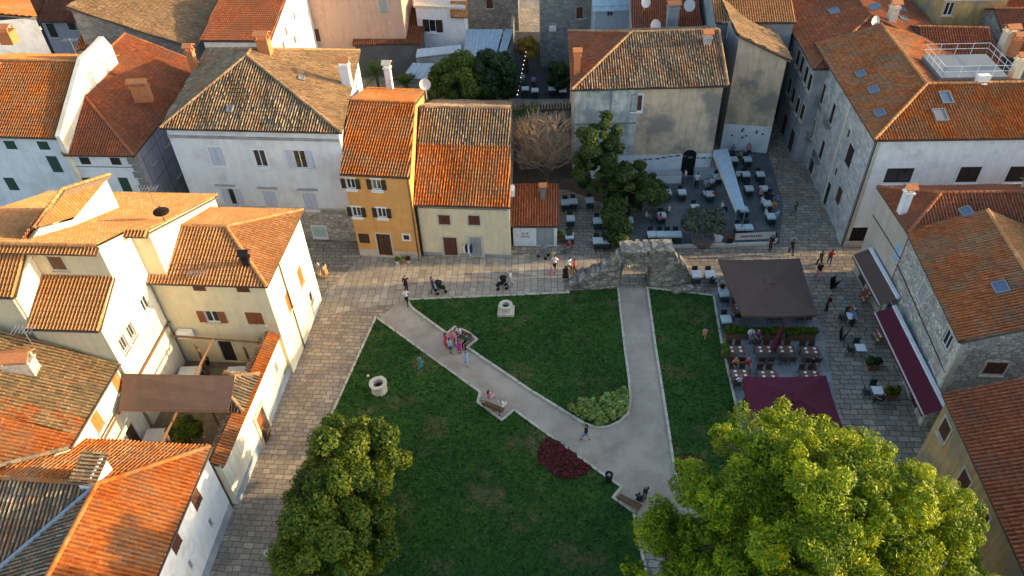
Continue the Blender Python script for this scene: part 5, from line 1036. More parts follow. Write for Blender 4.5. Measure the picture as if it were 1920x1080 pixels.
# umbrella pine in the foreground
pc = (13.0, 17.2, 7.4); bl = []
for i, (c, R, k, r) in enumerate([((13.4, 17.4, 8.1), (5.5, 6.1, 5.0), 125, .95), ((9.0, 17.5, 5.6), (3.5, 3.5, 2.9), 44, .85), ((17.4, 16.5, 6.8), (3.1, 3.5, 3.3), 44, .85), ((13, 14.0, 5.0), (6.2, 3.6, 2.8), 40, .9), ((15.4, 20.8, 7.2), (3.2, 2.5, 2.7), 30, .8)]): bl += blobs_on(c, R, k, r, 10+i, -.45, .22)
bl += blobs_on((13, 17, 7.4), (3.6, 3.8, 3.0), 30, 1.5, 19, -.8)+blobs_on((9.2, 17.3, 5.4), (1.8, 1.8, 1.3), 8, 1.2, 20, -.8)
sm = []
for b in bl:                                    # tufts: every clump carries smaller needle heads
    sm.append((*b[:3], b[3]*.9, b[4]*.9, b[5]*.9)); g_ = RNG.normal(0, 1, (8, 3)); g_ /= np.linalg.norm(g_, axis=1)[:, None]; g_[:, 2] = np.abs(g_[:, 2])*.9-.15
    for d in g_: r = b[3]*RNG.uniform(.24, .40); sm.append((b[0]+d[0]*b[3]*1.08, b[1]+d[1]*b[3]*1.08, b[2]+d[2]*b[5]*1.15, r, r, r))
tree('pine_tree', 'huge bright yellow green pine filling the bottom right corner', 'tree', (13.2, 17.0, 0), sm, 520000, .066, L_PINE, .5, elong=3.0, hollow=.5, top=np.array([13.4, 17.2, 10.5]), nb=26)
bl = blobs_on((-9.9, 25.8, 3.6), (2.9, 2.8, 2.9), 40, .65, 31, -.6, .2)+blobs_on((-10.3, 23.4, 3.1), (2.7, 2.3, 2.5), 30, .7, 33, -.6, .2)+blobs_on((-10.4, 21.4, 2.9), (2.9, 2.5, 2.5), 34, .7, 32, -.6, .2)
tree('evergreen_tree', 'dense dark green evergreen with sunlit yellowish top beside the paved street', 'tree', (-10.1, 23.6, 0), bl, 80000, .13, L_OAK, .3, elong=1.5, hollow=.35)
# garden trees beside the courtyard
bl = blobs_on((8.1, 56.2, 5.0), (2.0, 1.8, 3.8), 40, .62, 41, -.8, .25)+blobs_on((10.4, 54.6, 3.2), (1.7, 1.6, 2.9), 26, .6, 42, -.7, .25)+blobs_on((12.6, 54.8, 2.2), (1.3, 1.2, 1.7), 12, .6, 43, -.5)
tree('leafy_tree', 'broad dark green tree hanging over the courtyard beside the flaking wall', 'tree', (8.6, 55, 0), bl, 52000, .15, L_LOOSE, .25, hollow=.3)
bl = blobs_on((9.2, 51.6, 1.4), (.7, 3.0, 1.5), 26, .55, 44, -.6, .2)
tree('tall_shrub', 'narrow dark hedge shrub between the gravel terrace and the dark courtyard', 'shrub', (9.2, 51.6, 0), bl, 10000, .15, L_LOOSE, .1, hollow=.4)
def palm(px, z, lab, n=26, L=2.1, seed=1):
    c = P(*px, z); root = thing('palm_tree', lab, 'palm', (c[0], c[1], 0)); g = MB().tube([(c[0], c[1], 0), (c[0]+.1, c[1], z*.5), (c[0], c[1], z)], [.22, .17, .14], 8); g.build('trunk', M_BARK, root)
    rg = np.random.default_rng(seed); Q = []
    for i in range(n):
        a = i*2.4; el = rg.uniform(-.1, 1.2); d = np.array([math.cos(a)*math.cos(el), math.sin(a)*math.cos(el), math.sin(el)]); side = unit(np.cross(d, (0, 0, 1)))
        for k in range(14):
            f = (k+1)/14; p = c+d*L*f+np.array([0, 0, -.9*f*f]); w = .42*math.sin(math.pi*min(1, f*.9+.1))
            for s_ in (-1, 1): e = p+side*s_*w+d*.22+[0, 0, -.12]; o = d*.045; Q.append([p-o, p+o, e+o*.4, e-o*.4])
    quads_mesh('crown', np.array(Q), L_PALM, root, rg.uniform(0, 1, len(Q)), off=(c[0], c[1], 0))
palm((995, 225), 4.0, 'palm with drooping fronds by the garden wall behind the bare tree', seed=2, L=2.6, n=34); palm((705, 140), 3.6, 'palm behind the narrow orange house left of its chimney', seed=3, L=2.6, n=34); palm((762, 158), 3.0, 'yellowish palm behind the narrow orange house right of its chimney', seed=4); palm((1150, 345), 2.6, 'palm fronds arching in front of the broad dark tree', seed=5)
# bare tree
def bare():
    base = P(1025, 352); root = thing('bare_tree', 'leafless grey brown tree above the little garden shed', 'tree', base); rg = random.Random(9); g = MB(); tw = MB()
    def grow(p, d, L, r, lev):
        q = p+d*L; m = (p+q)/2+Vector((rg.uniform(-.06, .06)*L, rg.uniform(-.06, .06)*L, .04*L)); (g if lev < 2 else tw).tube([p, m, q], [r, r*.8, r*.6], 5 if lev < 2 else 3, cap=False)
        if lev >= 4: return
        for i in range((5 if lev < 3 else 4) if lev else 22):
            e = (d+Vector((rg.uniform(-1, 1), rg.uniform(-1, 1), rg.uniform(-.15, .7)))*.75).normalized(); grow(q if lev else p.lerp(q, rg.uniform(.5, 1)), e, L*rg.uniform(.62, .86)*(1.25 if lev == 0 else 1), max(r*.55, .014), lev+1)
    grow(Vector(base), Vector((.02, .0, 1)), 2.1, .16, 0); g.build('trunk', M_BARKG, root); tw.build('crown', L_TWIG, root)
bare()
bl = blobs_on((8.2, 66, 1.1), (3.5, 3, .7), 14, .8, 61, -.2)
# round trees behind the row
c = P(858, 160, 3.2); tree('round_tree', 'olive green round tree with golden top behind the cream house', 'tree', (c[0], c[1], 0), blobs_on((c[0], c[1], 3.4), (3.0, 2.6, 2.9), 40, .85, 51, -.6), 20000, .22, L_MAG, .25, hollow=.4)
c = P(918, 150, 3.2); tree('round_tree', 'darker round tree right of the golden topped one', 'tree', (c[0], c[1], 0), blobs_on((c[0], c[1], 3.3), (2.8, 2.6, 3.0), 36, .85, 52, -.6), 20000, .2, L_DARK, .25, hollow=.4)
c = P(988, 90, 3.0); tree('small_tree', 'small tree coloured golden as if lit, in the dark alley', 'tree', (c[0], c[1], 0), blobs_on((c[0], c[1], 3.0), (.9, .9, 1.2), 14, .5, 53, -.6), 4500, .18, leaf_mat('lit_gold_leaves', [(.16,.10,.015), (.28,.18,.02), (.34,.22,.04)], .3), .12)  # warm light on the foliage is put into the leaf colour
c = P(1046, 150, 1.5); tree('climbing_shrub', 'dark creeper at the foot of the stone house by the alley', 'shrub', (c[0], c[1], 0), blobs_on((c[0], c[1], 1.8), (1.0, .8, 1.8), 14, .5, 54, -.7), 4500, .18, L_DARK, .1)
c = P(345, 806, 2.2); tree('yard_tree', 'small bright green tree growing in the walled yard', 'tree', (c[0], c[1], .95), blobs_on((c[0], c[1], 2.1), (.85, .85, .75), 18, .38, 55, -.5), 6000, .12, L_OAK, .1)
# garden back wall, garden floor
def wall_run(name, lab, p, q, z1, th, mat, coping=None):
    p, q = np.asarray(p)[:2], np.asarray(q)[:2]; d = unit(q-p); n = np.array([-d[1], d[0]]); root = thing(name, lab, 'wall', (*((p+q)/2), 0)); g = MB().obox((*p, 0), (*(q-p), 0), (*(n*th), 0), (0, 0, z1)); g.build('wall', mat, root)
    if coping: roof_mesh([[np.array([*(p-n*.15), z1+.05]), np.array([*(q-n*.15), z1+.05]), np.array([*(q+n*(th+.1)), z1+.3]), np.array([*(p+n*(th+.1)), z1+.3])]], coping, mat, root, name='coping', per=.3)
    return root
wall_run('garden_wall', 'rough garden wall behind the palm and bare tree', P2(958, 262), P2(1074, 258), 3.4, .4, S_GREY, T_OLD)
sheet('garden_soil', [P2(958, 262), P2(962, 355), P2(1060, 355), P2(1130, 380), P2(1185, 340), P2(1190, 262)], -.003, G_SOIL)
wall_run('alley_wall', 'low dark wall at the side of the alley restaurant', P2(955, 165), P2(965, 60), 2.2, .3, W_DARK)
# flower beds
def bed(name, lab, pts, n, size, lm, z=.35, k=60):
    c = np.mean(pts, 0); root = thing(name, lab, 'flower bed', (c[0], c[1], 0)); pts = ccw(pts); MB().prism(pts, 0, .09).build('soil', G_SOIL, root)
    lo, hi = np.min(pts, 0), np.max(pts, 0); bl = []
    while len(bl) < k:
        q = RNG.uniform(lo, hi)
        if inside(q, pts): bl.append((q[0], q[1], z*.5, .26, .26, z*RNG.uniform(.4, .75)))
    V, idx, d = cloud(bl, n, size, 1.5, .5); rnd = np.clip(RNG.uniform(0, .7, n)+RNG.uniform(0, .3, len(bl))[idx], 0, 1); quads_mesh('foliage', V, lm, root, rnd, off=(c[0], c[1], 0)); return root
bed('flower_bed', 'pale green bedding plants in the rounded tip of the middle lawn', poly_px([(1068, 768), (1090, 756), (1122, 752), (1145, 742), (1160, 729), (1174, 730), (1176, 755), (1172, 772), (1158, 786), (1138, 795), (1118, 797), (1100, 790)]), 9000, .15, L_LIME, .5, 110)
e = [(1060+48*math.cos(t_)+14*math.sin(t_), 862+36*math.sin(t_)+14*math.cos(t_)) for t_ in np.linspace(0, 2*math.pi, 22, endpoint=False)]
e = poly_px([(1016, 838), (1030, 826), (1050, 836), (1078, 858), (1106, 880), (1098, 889), (1075, 896), (1048, 893), (1024, 880), (1012, 860)])
bed('flower_bed', 'dark red bedding plants on the edge of the large lawn', e, 9000, .10, L_RED, .22, 130)
bed('flower_bed', 'small red bed half hidden by the pine', poly_px([(1267, 868), (1285, 858), (1305, 862), (1310, 890), (1280, 905)]), 2600, .12, L_RED, .3, 30)
# ================================================================== PEOPLE
M_SKIN = flat('skin', (.42, .23, .15), .6, .06); M_EYE = flat('eye', (.02, .015, .012), .4, 0)
CL = {k: flat(k+'_cloth', v, .85, .1) for k, v in dict(white=(.68,.68,.68), black=(.015,.015,.018), navy=(.02,.03,.07), blue=(.10,.20,.42), sky=(.30,.44,.62), pink=(.62,.24,.32), magenta=(.50,.05,.25), teal=(.05,.26,.30), green=(.04,.11,.07),
      orange=(.55,.22,.06), red=(.40,.05,.045), grey=(.16,.16,.17), tan=(.42,.32,.20), jeans=(.07,.10,.17), purple=(.12,.07,.16), cream=(.55,.48,.36)).items()}
HAIR = {k: flat(k+'_hair', v, .7, .1) for k, v in dict(dark=(.02,.014,.010), brown=(.07,.04,.022), blond=(.34,.24,.12), grey=(.3,.29,.28)).items()}
def skel(pose):
    J = {'pelvis': (0, 0, .95, .125), 'waist': (0, 0, 1.08, .115), 'chest': (0, 0, 1.29, .135), 'neck': (0, .0, 1.46, .052), 'head': (0, .012, 1.56, .088), 'crown': (0, .0, 1.66, .07)}
    for s, x in (('l', -1), ('r', 1)):
        J.update({'sh'+s: (x*.17, 0, 1.385, .058), 'el'+s: (x*.215, -.02, 1.12, .042), 'wr'+s: (x*.225, .05, .885, .028), 'ha'+s: (x*.225, .075, .815, .032), 'hi'+s: (x*.09, 0, .90, .088), 'kn'+s: (x*.1, .025, .49, .056), 'an'+s: (x*.1, -.02, .09, .038), 'to'+s: (x*.105, .13, .035, .032)})
    def put(**k):
        for a, b in k.items(): J[a] = (*b, J[a][3])
    if pose == 'walk': put(knl=(-.1, .17, .52), anl=(-.1, .20, .09), tol=(-.105, .36, .05), knr=(.1, -.02, .50), anr=(.1, -.30, .17), tor=(.105, -.19, .06), ell=(-.22, -.15, 1.13), wrl=(-.22, -.13, .89), hal=(-.22, -.10, .82), elr=(.22, .10, 1.13), wrr=(.20, .27, .96), har=(.19, .32, .90))
    if pose == 'push': put(ell=(-.21, .12, 1.14), wrl=(-.18, .36, 1.05), hal=(-.17, .43, 1.04), elr=(.21, .12, 1.14), wrr=(.18, .36, 1.05), har=(.17, .43, 1.04), knl=(-.1, .14, .52), anl=(-.1, .14, .09), tol=(-.105, .29, .04), knr=(.1, -.03, .5), anr=(.1, -.24, .13), tor=(.105, -.11, .04))
    if pose == 'sit':
        for k, (x, y, z, r) in list(J.items()): J[k] = (x, y, z-.45, r)
        put(hil=(-.09, .02, .46), hir=(.09, .02, .46), knl=(-.11, .44, .48), knr=(.11, .44, .48), anl=(-.11, .42, .09), anr=(.11, .44, .09), tol=(-.115, .57, .035), tor=(.115, .59, .035), ell=(-.22, .10, .68), wrl=(-.15, .32, .62), hal=(-.12, .39, .62), elr=(.22, .10, .68), wrr=(.15, .34, .66), har=(.11, .41, .68))
    return J
BONES = [('pelvis', 'waist', 'torso'), ('waist', 'chest', 'torso'), ('chest', 'neck', 'torso'), ('neck', 'head', 'head'), ('head', 'crown', 'head')]+[q for s in 'lr' for q in (('chest', 'sh'+s, 'torso'), ('sh'+s, 'el'+s, 'uarm'), ('el'+s, 'wr'+s, 'farm'), ('wr'+s, 'ha'+s, 'hand'), ('pelvis', 'hi'+s, 'hip'), ('hi'+s, 'kn'+s, 'thigh'), ('kn'+s, 'an'+s, 'shin'), ('an'+s, 'to'+s, 'foot'))]
def make_person(pose):
    J = skel(pose); names = list(J); me = bpy.data.meshes.new('skel'); me.from_pydata([J[n][:3] for n in names], [(names.index(a), names.index(b)) for a, b, c in BONES], [])
    o = link('skel', me); sk = o.modifiers.new('s', 'SKIN'); sk.use_smooth_shade = True; sk.branch_smoothing = .3
    for i, n in enumerate(names): r = J[n][3]; v = me.skin_vertices[0].data[i]; k = 1.18 if n in ('chest', 'waist', 'pelvis') else 1; v.radius = (r*k, r*(.82 if k > 1 else 1)); v.use_root = n == 'pelvis'
    su = o.modifiers.new('d', 'SUBSURF'); su.levels = 1; su.render_levels = 1
    bpy.context.view_layer.update(); ev = o.evaluated_get(bpy.context.evaluated_depsgraph_get()); m2 = bpy.data.meshes.new_from_object(ev); bpy.data.objects.remove(o)
    co_ = np.array([v.co for v in m2.vertices]); no = np.array([v.normal for v in m2.vertices]); F = [tuple(p.vertices) for p in m2.polygons]
    best = np.full(len(co_), 1e9); lab = np.empty(len(co_), object); tt = np.zeros(len(co_))
    for a, b, c in BONES:
        p, q = np.array(J[a][:3]), np.array(J[b][:3]); d = q-p; t_ = np.clip(((co_-p) @ d)/(d @ d), 0, 1); ds = np.linalg.norm(co_-(p+t_[:, None]*d), axis=1)-.5*(J[a][3]*(1-t_)+J[b][3]*t_); k = ds < best; best[k] = ds[k]; lab[k] = c; tt[k] = t_[k]
    def sub(name, labs, off, mat, cond=None):
        keep = [f for f in F if all(lab[i] in labs for i in f) and (cond is None or all(cond(co_[i]) for i in f))]; us = sorted({i for f in keep for i in f}); ix = {i: k for k, i in enumerate(us)}
        m3 = bpy.data.meshes.new(name); m3.from_pydata([tuple(co_[i]+no[i]*off) for i in us], [], [tuple(ix[i] for i in f) for f in keep]); m3.materials.append(mat); m3.polygons.foreach_set('use_smooth', [True]*len(m3.polygons)); return m3
    hz = J['head'][2]; hy = J['head'][1]; parts = {'shirt': sub('shirt', ('torso', 'uarm', 'hip'), .014, CL['white']), 'trousers': sub('trousers', ('hip', 'thigh', 'shin'), .017, CL['navy']), 'shorts': sub('shorts', ('hip', 'thigh'), .02, CL['navy']), 'shoe': sub('shoe', ('foot',), .012, CL['black'], lambda c: c[0] < 0), 'shoe2': sub('shoe', ('foot',), .012, CL['black'], lambda c: c[0] > 0),
        'hair': sub('hair', ('head',), .017, HAIR['dark'], lambda c: c[2] > hz+.045 or (c[1] < hy-.015 and c[2] > hz-.06)), 'long_hair': sub('hair', ('head', 'torso'), .022, HAIR['brown'], lambda c: c[2] > hz+.045 or (c[1] < hy-.02 and c[2] > hz-.2 and abs(c[0]) < .1))}
    # body: skin surface plus five fingers a hand, nose, ears, eyes in one mesh
    g = MB(); g.add(co_, F)
    for s, x in (('l', -1), ('r', 1)):
        w, h = np.array(J['wr'+s][:3]), np.array(J['ha'+s][:3]); d = unit(h-w); sd = unit(np.cross(d, (0, 1, .3))); inn = unit(np.cross(sd, d))
        for k, L in enumerate((.075, .085, .08, .062)): b = h+sd*(k-1.5)*.019; g.tube([b, b+d*L*.55+inn*.006, b+d*L+inn*.022], [.009, .0085, .006], 5)
        b = w+d*.03+sd*.03; g.tube([b, b+d*.03+sd*.025, b+d*.065+sd*.03], [.011, .009, .007], 5)
    g.tube([(0, hy+.075, hz+.01), (0, hy+.112, hz-.018)], [.009, .014], 5)
    for x in (-1, 1): g.tube([(x*.082, hy-.01, hz+.015), (x*.094, hy-.022, hz-.025)], [.018, .012], 5); g.box((x*.032, hy+.083, hz+.018), (.018, .012, .011), 0, 1)
    g.box((0, hy+.088, hz-.045), (.042, .008, .008), 0, 1)
    mb = bpy.data.meshes.new('body'); mb.from_pydata(g.v, [], g.f); mb.materials.append(M_SKIN); mb.materials.append(M_EYE); mb.polygons.foreach_set('material_index', g.m); mb.polygons.foreach_set('use_smooth', [True]*len(mb.polygons)); parts['body'] = mb
    g = MB(); z = J['waist'][2]
    if pose != 'sit': g.lathe((0, 0, 0), [(.15, z+.04), (.19, z-.18), (.235, z-.38), (.27, z-.56), (.255, z-.55), (.13, z)], 14, sy=.8); k = bpy.data.meshes.new('skirt'); k.from_pydata(g.v, [], g.f); k.materials.append(CL['black']); k.polygons.foreach_set('use_smooth', [True]*len(k.polygons)); parts['skirt'] = k
    return parts
POSES = {p: make_person(p) for p in ('stand', 'walk', 'push', 'sit')}
def person(px, label, pose='stand', face=0, top='white', low='navy', hair='dark', kind='m', scale=1.0, z=0.0, zp=None):
    """face: degrees, 0 looks away from the camera, counter-clockwise"""
    c = P(*px, z if zp is None else zp); r = thing('person', label, 'person', (c[0], c[1], z), None, math.radians(face)); r.scale = (scale,)*3; S = POSES[pose]
    use = [('body', S['body'], None), ('shirt', S['shirt'], CL[top]), ('shoe', S['shoe'], CL['black']), ('shoe', S['shoe2'], CL['black']), ('hair', S['long_hair' if kind in 'fd' else 'hair'], HAIR[hair])]
    use.append(('skirt', S['skirt'], CL[low]) if kind == 'd' and pose != 'sit' else ('shorts', S['shorts'], CL[low]) if kind == 's' else ('trousers', S['trousers'], CL[low]))
    for n, me, m_ in use:
        o = link(n, me, r)
        if m_: o.material_slots[0].link = 'OBJECT'; o.material_slots[0].material = m_
    return r
# ================================================================== FURNITURE
def proto_table(name, w, d, cloth, legm, topm, setting=False):
    r = thing(name, 'x', 'table'); g = MB().box((0, 0, .725), (w, d, .04)); g.build('tabletop', topm, r)
    for sx in (-1, 1):
        for sy in (-1, 1): MB().box((sx*(w/2-.06), sy*(d/2-.06), .3525), (.045, .045, .705)).build('leg', legm, r)
    if cloth:
        g = MB(); g.box((0, 0, .757), (w+.03, d+.03, .016))
        for a, b, x, y in ((w+.03, .012, 0, -1), (w+.03, .012, 0, 1), (.012, d+.03, -1, 0), (.012, d+.03, 1, 0)): g.box((x*(w/2+.021), y*(d/2+.021), .68), (a, b, .15))
        g.build('tablecloth', cloth, r)
        if topm is M_DGREEN: MB().box((0, 0, .33), (w-.02, d-.02, .56)).build('under_cloth', M_TEALC, r)
    if setting:
        for x in ((-.25, .25) if w > .9 else (0,)):
            for y in (-.18, .18): g = MB().lathe((x*w, y, .766), [(.05, 0), (.11, .012), (.10, .016)], 10); g.build('plate', M_WHITE, r); g = MB().box((x*w+.16, y, .775), (.1, .14, .02)); g.build('napkin', CL['red'], r)
    return r
def proto_chair(name, m1, m2):
    r = thing(name, 'x', 'chair'); MB().box((0, 0, .44), (.44, .44, .05)).build('seat', m2, r); g = MB().box((0, -.21, .68), (.44, .045, .36), 0, 0, Matrix.Rotation(.12, 3, 'X')); g.build('backrest', m1, r)
    for sx in (-1, 1):
        for sy in (-1, 1): MB().tube([(sx*.19, sy*.19, .42), (sx*.205, sy*.205, 0)], .02, 5).build('leg', m1, r)
    return r
M_TOPT = flat('pale_table_cloth', (.50,.56,.55), .7, .05); M_TOPW = flat('white_table_cloth', (.62,.62,.60), .7, .05); M_RATT = flat('dark_rattan', (.020,.034,.036), .6, .2); M_BRCH = flat('brown_rattan', (.06,.035,.025), .6, .2)
M_TEALC = flat('dark_teal_cloth', (.03,.075,.075), .8, .1); M_DGREEN = flat('dark_green_paint', (.012,.035,.03), .5, .1)
PT = {'c': proto_table('cafe_table', .68, .72, M_TOPT, M_DGREEN, M_DGREEN), 'w': proto_table('cafe_table', .75, .8, M_TOPW, M_BLACK, M_BLACK), 's': proto_table('dining_table', 1.25, .75, None, M_WOOD, M_WOOD, True), 'p': proto_table('cafe_table', .7, .7, None, M_STEEL, M_WHITE)}
PC = {'c': proto_chair('cafe_chair', M_RATT, M_RATT), 's': proto_chair('rattan_chair', M_BRCH, M_BRCH)}
def table(px, kind, phrase, chairs='fn', ang=-2, group='courtyard tables', z=0.0, ck='c'):
    c = P(*px, .76); o = copy_tree(PT[kind]); o.location = (c[0], c[1], z); a = math.radians(ang); o.rotation_euler.z = a; tag(o, phrase, 'table', group)
    d = {'f': (0, 1), 'n': (0, -1), 'l': (-1, 0), 'r': (1, 0)}; w = .62 if kind in 'cwp' else .66
    short = phrase.split(' ', 1)[1] if False else phrase
    for ch in chairs:
        offs = [0] if kind != 's' or ch in 'lr' else [-.32, .32]
        for i, of in enumerate(offs):
            dx, dy = d[ch]; v = np.array([dx*(w+.12 if kind == 's' else w)+of*(dy != 0), dy*w]); R2 = np.array([[math.cos(a), -math.sin(a)], [math.sin(a), math.cos(a)]]); q = c[:2]+R2 @ v
            k = copy_tree(PC[ck]); k.location = (q[0], q[1], z); k.rotation_euler.z = a+math.atan2(-dy, -dx)-math.pi/2+random.uniform(-.12, .12)
            side = {'f': 'far', 'n': 'near', 'l': 'left', 'r': 'right'}[ch]; tag(k, f'dark chair, {side} side: {phrase}'.replace('dark chair', 'brown chair' if ck == 's' else 'dark chair'), 'chair', 'chairs of the '+group)
            if len(offs) > 1: k['label'] = f"brown chair, {side} {'left' if of < 0 else 'right'}: {phrase}"
CY = [((1222, 359), 'left pale table of the three beside the motif wall'), ((1237, 359), 'middle pale table of the three beside the motif wall'), ((1251, 359), 'right pale table of the three beside the motif wall'), ((1279, 359), 'lone pale table before the dark arched doorway'), ((1198, 375), 'pale table by the broad tree trunk'), ((1179, 411), 'pale table against the hedge shrub'),
      ((1222, 438), 'first pale table from the hedge behind the ruin'), ((1239, 438), 'second pale table from the hedge behind the ruin'), ((1254, 438), 'third pale table from the hedge behind the ruin'), ((1270, 438), 'fourth pale table from the hedge behind the ruin'),
      ((1387, 425), 'left pale table behind the white banner'), ((1404, 425), 'right pale table behind the white banner'), ((1399, 325), 'far left pale table beyond the grey canopy'), ((1426, 325), 'far pale table nearest the alley'), ((1405, 352), 'near left pale table beyond the grey canopy'), ((1433, 352), 'second pale table along the alley edge'), ((1395, 391), 'pale table at the near end of the canopy'), ((1371, 326), 'pale table tucked beside the canopy'),
      ((1241, 402), 'pale table shared by three guests near the hedge'), ((1331, 362), 'pale table of the party left of the canopy'), ((1304, 387), 'pale table behind the potted olive'), ((1376, 297), 'left pale table under the bird motifs'), ((1402, 297), 'right pale table under the bird motifs'), ((1439, 380), 'pale table of the larger party by the alley'), ((1446, 404), 'pale table of the party with an orange shirt'), ((1345, 330), 'pale table beside the arched doorway on its right')]
for px, ph in CY: table(px, 'c', ph)
for px, ph in [((1070, 408), 'upper pale table beside the little shed'), ((1068, 441), 'lower pale table beside the little shed'), ((1120, 412), 'upper left pale table of four by the ruin'), ((1135, 412), 'upper right pale table of four by the ruin'), ((1120, 450), 'lower left pale table of four by the ruin'), ((1135, 450), 'lower right pale table of four by the ruin'), ((1060, 378), 'farthest pale table behind the little shed'), ((1075, 376), 'pale table beside the farthest one behind the shed'), ((1106, 374), 'pale table under the palm fronds')]: table(px, 'c', ph, group='gravel garden tables')
for px, ph in [((1306, 513), 'left white table of two right of the ruin'), ((1332, 513), 'right white table of two right of the ruin')]: table(px, 'w', ph, group='tables right of the ruin')
for px, ph in [((1380, 655), 'set wooden table at the lawn edge before the planters'), ((1434, 655), 'set wooden table left of the closed parasol'), ((1474, 655), 'set wooden table right of the closed parasol'), ((1520, 657), 'set wooden table at the street end of the row'), ((1388, 700), 'set wooden table at the burgundy parasol, lawn side'), ((1440, 702), 'set wooden table at the burgundy parasol, middle'), ((1520, 702), 'set wooden table at the burgundy parasol, street side'),
               ((1390, 575), 'wooden table under the brown parasol, lawn side'), ((1450, 578), 'wooden table under the brown parasol, middle'), ((1505, 578), 'wooden table under the brown parasol, street side')]: table(px, 's', ph, 'fn', ang=-3, group='terrace tables', ck='s')
for px, ph in [((1358, 548), 'upper pale table on the lawn edge of the terrace'), ((1362, 597), 'lower pale table on the lawn edge of the terrace')]: table(px, 'c', ph, 'fn', group='terrace edge tables')
for px, ph in [((1614, 651), 'small white table below the brown awning'), ((1646, 731), 'small white table below the burgundy awning'), ((1598, 592), 'small white table at the shop front with baskets')]: table(px, 'p', ph, 'lf', ang=-5, group='tables at the awnings')
for i, (px, ph) in enumerate([((985, 165), 'left white table in the dark alley restaurant'), ((1003, 168), 'second white table in the dark alley restaurant'), ((1035, 165), 'third white table in the dark alley restaurant'), ((1055, 168), 'right white table in the dark alley restaurant')]): table(px, 'w', ph, 'fn', group='alley restaurant tables')
for px, ph in [((355, 697), 'pink clothed table in the far half of the walled yard'), ((293, 815), 'pink clothed table in the near half of the walled yard'), ((445, 697), 'pink clothed table near the gate roof')]:
    c = P(*px, 1.7); o = copy_tree(PT['w']); o.location = (c[0], c[1], .95); o.scale = (1.9, 1.2, 1); tag(o, ph, 'table', 'tables in the walled yard')
for o in list(PT.values())+list(PC.values()):
    for ch in list(o.children): bpy.data.objects.remove(ch)
    bpy.data.objects.remove(o)
def parasol(corners, z, rise, mat, lab, pole_px=None, vent=True):
    p = [P(*q, z) for q in corners]; c = sum(p)/4; r = thing('parasol', lab, 'parasol', (c[0], c[1], 0)); apex = c+np.array([0, 0, rise]); g = MB(); n = 12
    for i in range(4):                          # four sagging gores
        a, b = p[i], p[(i+1) % 4]; grid = []
        for u in range(n+1):
            row = []
            for v in range(n+1): f = u/n; e = a+(b-a)*v/n; q = apex+(e-apex)*f; q = q-np.array([0, 0, .22*math.sin(math.pi*v/n)*f*f*.5+.10*math.sin(math.pi*f)*math.sin(math.pi*v/n)]); row.append(q)
            grid.append(row)
        g.add([q for row in grid for q in row], [(u*(n+1)+v, u*(n+1)+v+1, (u+1)*(n+1)+v+1, (u+1)*(n+1)+v) for u in range(n) for v in range(n)])
        for v in range(n): e0, e1 = grid[n][v], grid[n][v+1]; dn = np.array([0, 0, .22]); g.add([e0, e1, e1-dn, e0-dn], [(0, 1, 2, 3)])
    g.build('canopy', mat, r)
    if vent: g = MB().lathe(apex-[0, 0, .12], [(.55, .0), (.5, .07), (.08, .22), (.05, .3)], 12); g.build('vent_cap', mat, r)
    MB().tube([(c[0], c[1], 0), apex], .06, 8).build('pole', M_WOOD, r)
    for i in range(4): MB().tube([apex-[0, 0, .08], p[i]-[0, 0, .06]], .025, 5).build('rib', M_WOOD, r)
    MB().box((c[0], c[1], .06), (.9, .9, .12)).build('base', M_GUTG, r); return r
parasol([(1393, 592), (1532, 590), (1500, 484), (1347, 486)], 2.75, .75, M_BRAWN, 'huge square brown parasol over the terrace by the lawn')
parasol([(1408, 800), (1580, 800), (1549, 704), (1393, 706)], 2.7, .6, M_BURG, 'open burgundy parasol partly hidden by the pine')
c = P(1440, 678, 0); c2 = P(1470, 606, 2.9); r = thing('closed_parasol', 'folded burgundy parasol leaning over the laid tables', 'parasol', c); dlt = (c2-c)/10
MB().tube([c, c2], .035, 6).build('pole', M_WOOD, r); MB().tube([c+dlt*3, c+dlt*4, c+dlt*7, c+dlt*9.6, c+dlt*10.2], [.20, .22, .17, .09, .03], 10).build('canopy', M_BURG, r); MB().lathe(c, [(.3, 0), (.3, .1), (.06, .14)], 12).build('base', M_GUTG, r)
# grey canopy over the courtyard bar
q = [P(1382, 392, 2.7), P(1398, 392, 2.7), P(1364, 278, 2.9), P(1338, 282, 2.9)]; r = thing('bar_canopy', 'long grey flat canopy running out from the plaster house', 'canopy', (*(sum(q)/4)[:2], 0)); g = MB(); th = np.array([0, 0, .1])
g.add([*q, *[a-th for a in q]], [(0, 1, 2, 3), (7, 6, 5, 4), (0, 4, 5, 1), (1, 5, 6, 2), (2, 6, 7, 3), (3, 7, 4, 0)]); g.build('roof', M_METAL, r)
g = MB(); g.add([q[0]-th*.2, q[3]-th*.2, q[3]-[.02, 0, .55], q[0]-[.02, 0, .5]], [(0, 1, 2, 3)]); g.build('valance', M_WHITE, r)
for a in q: MB().tube([(a[0]*.997+.03, a[1]*.999, 0), a-th], .04, 6).build('post', M_GUTG, r)
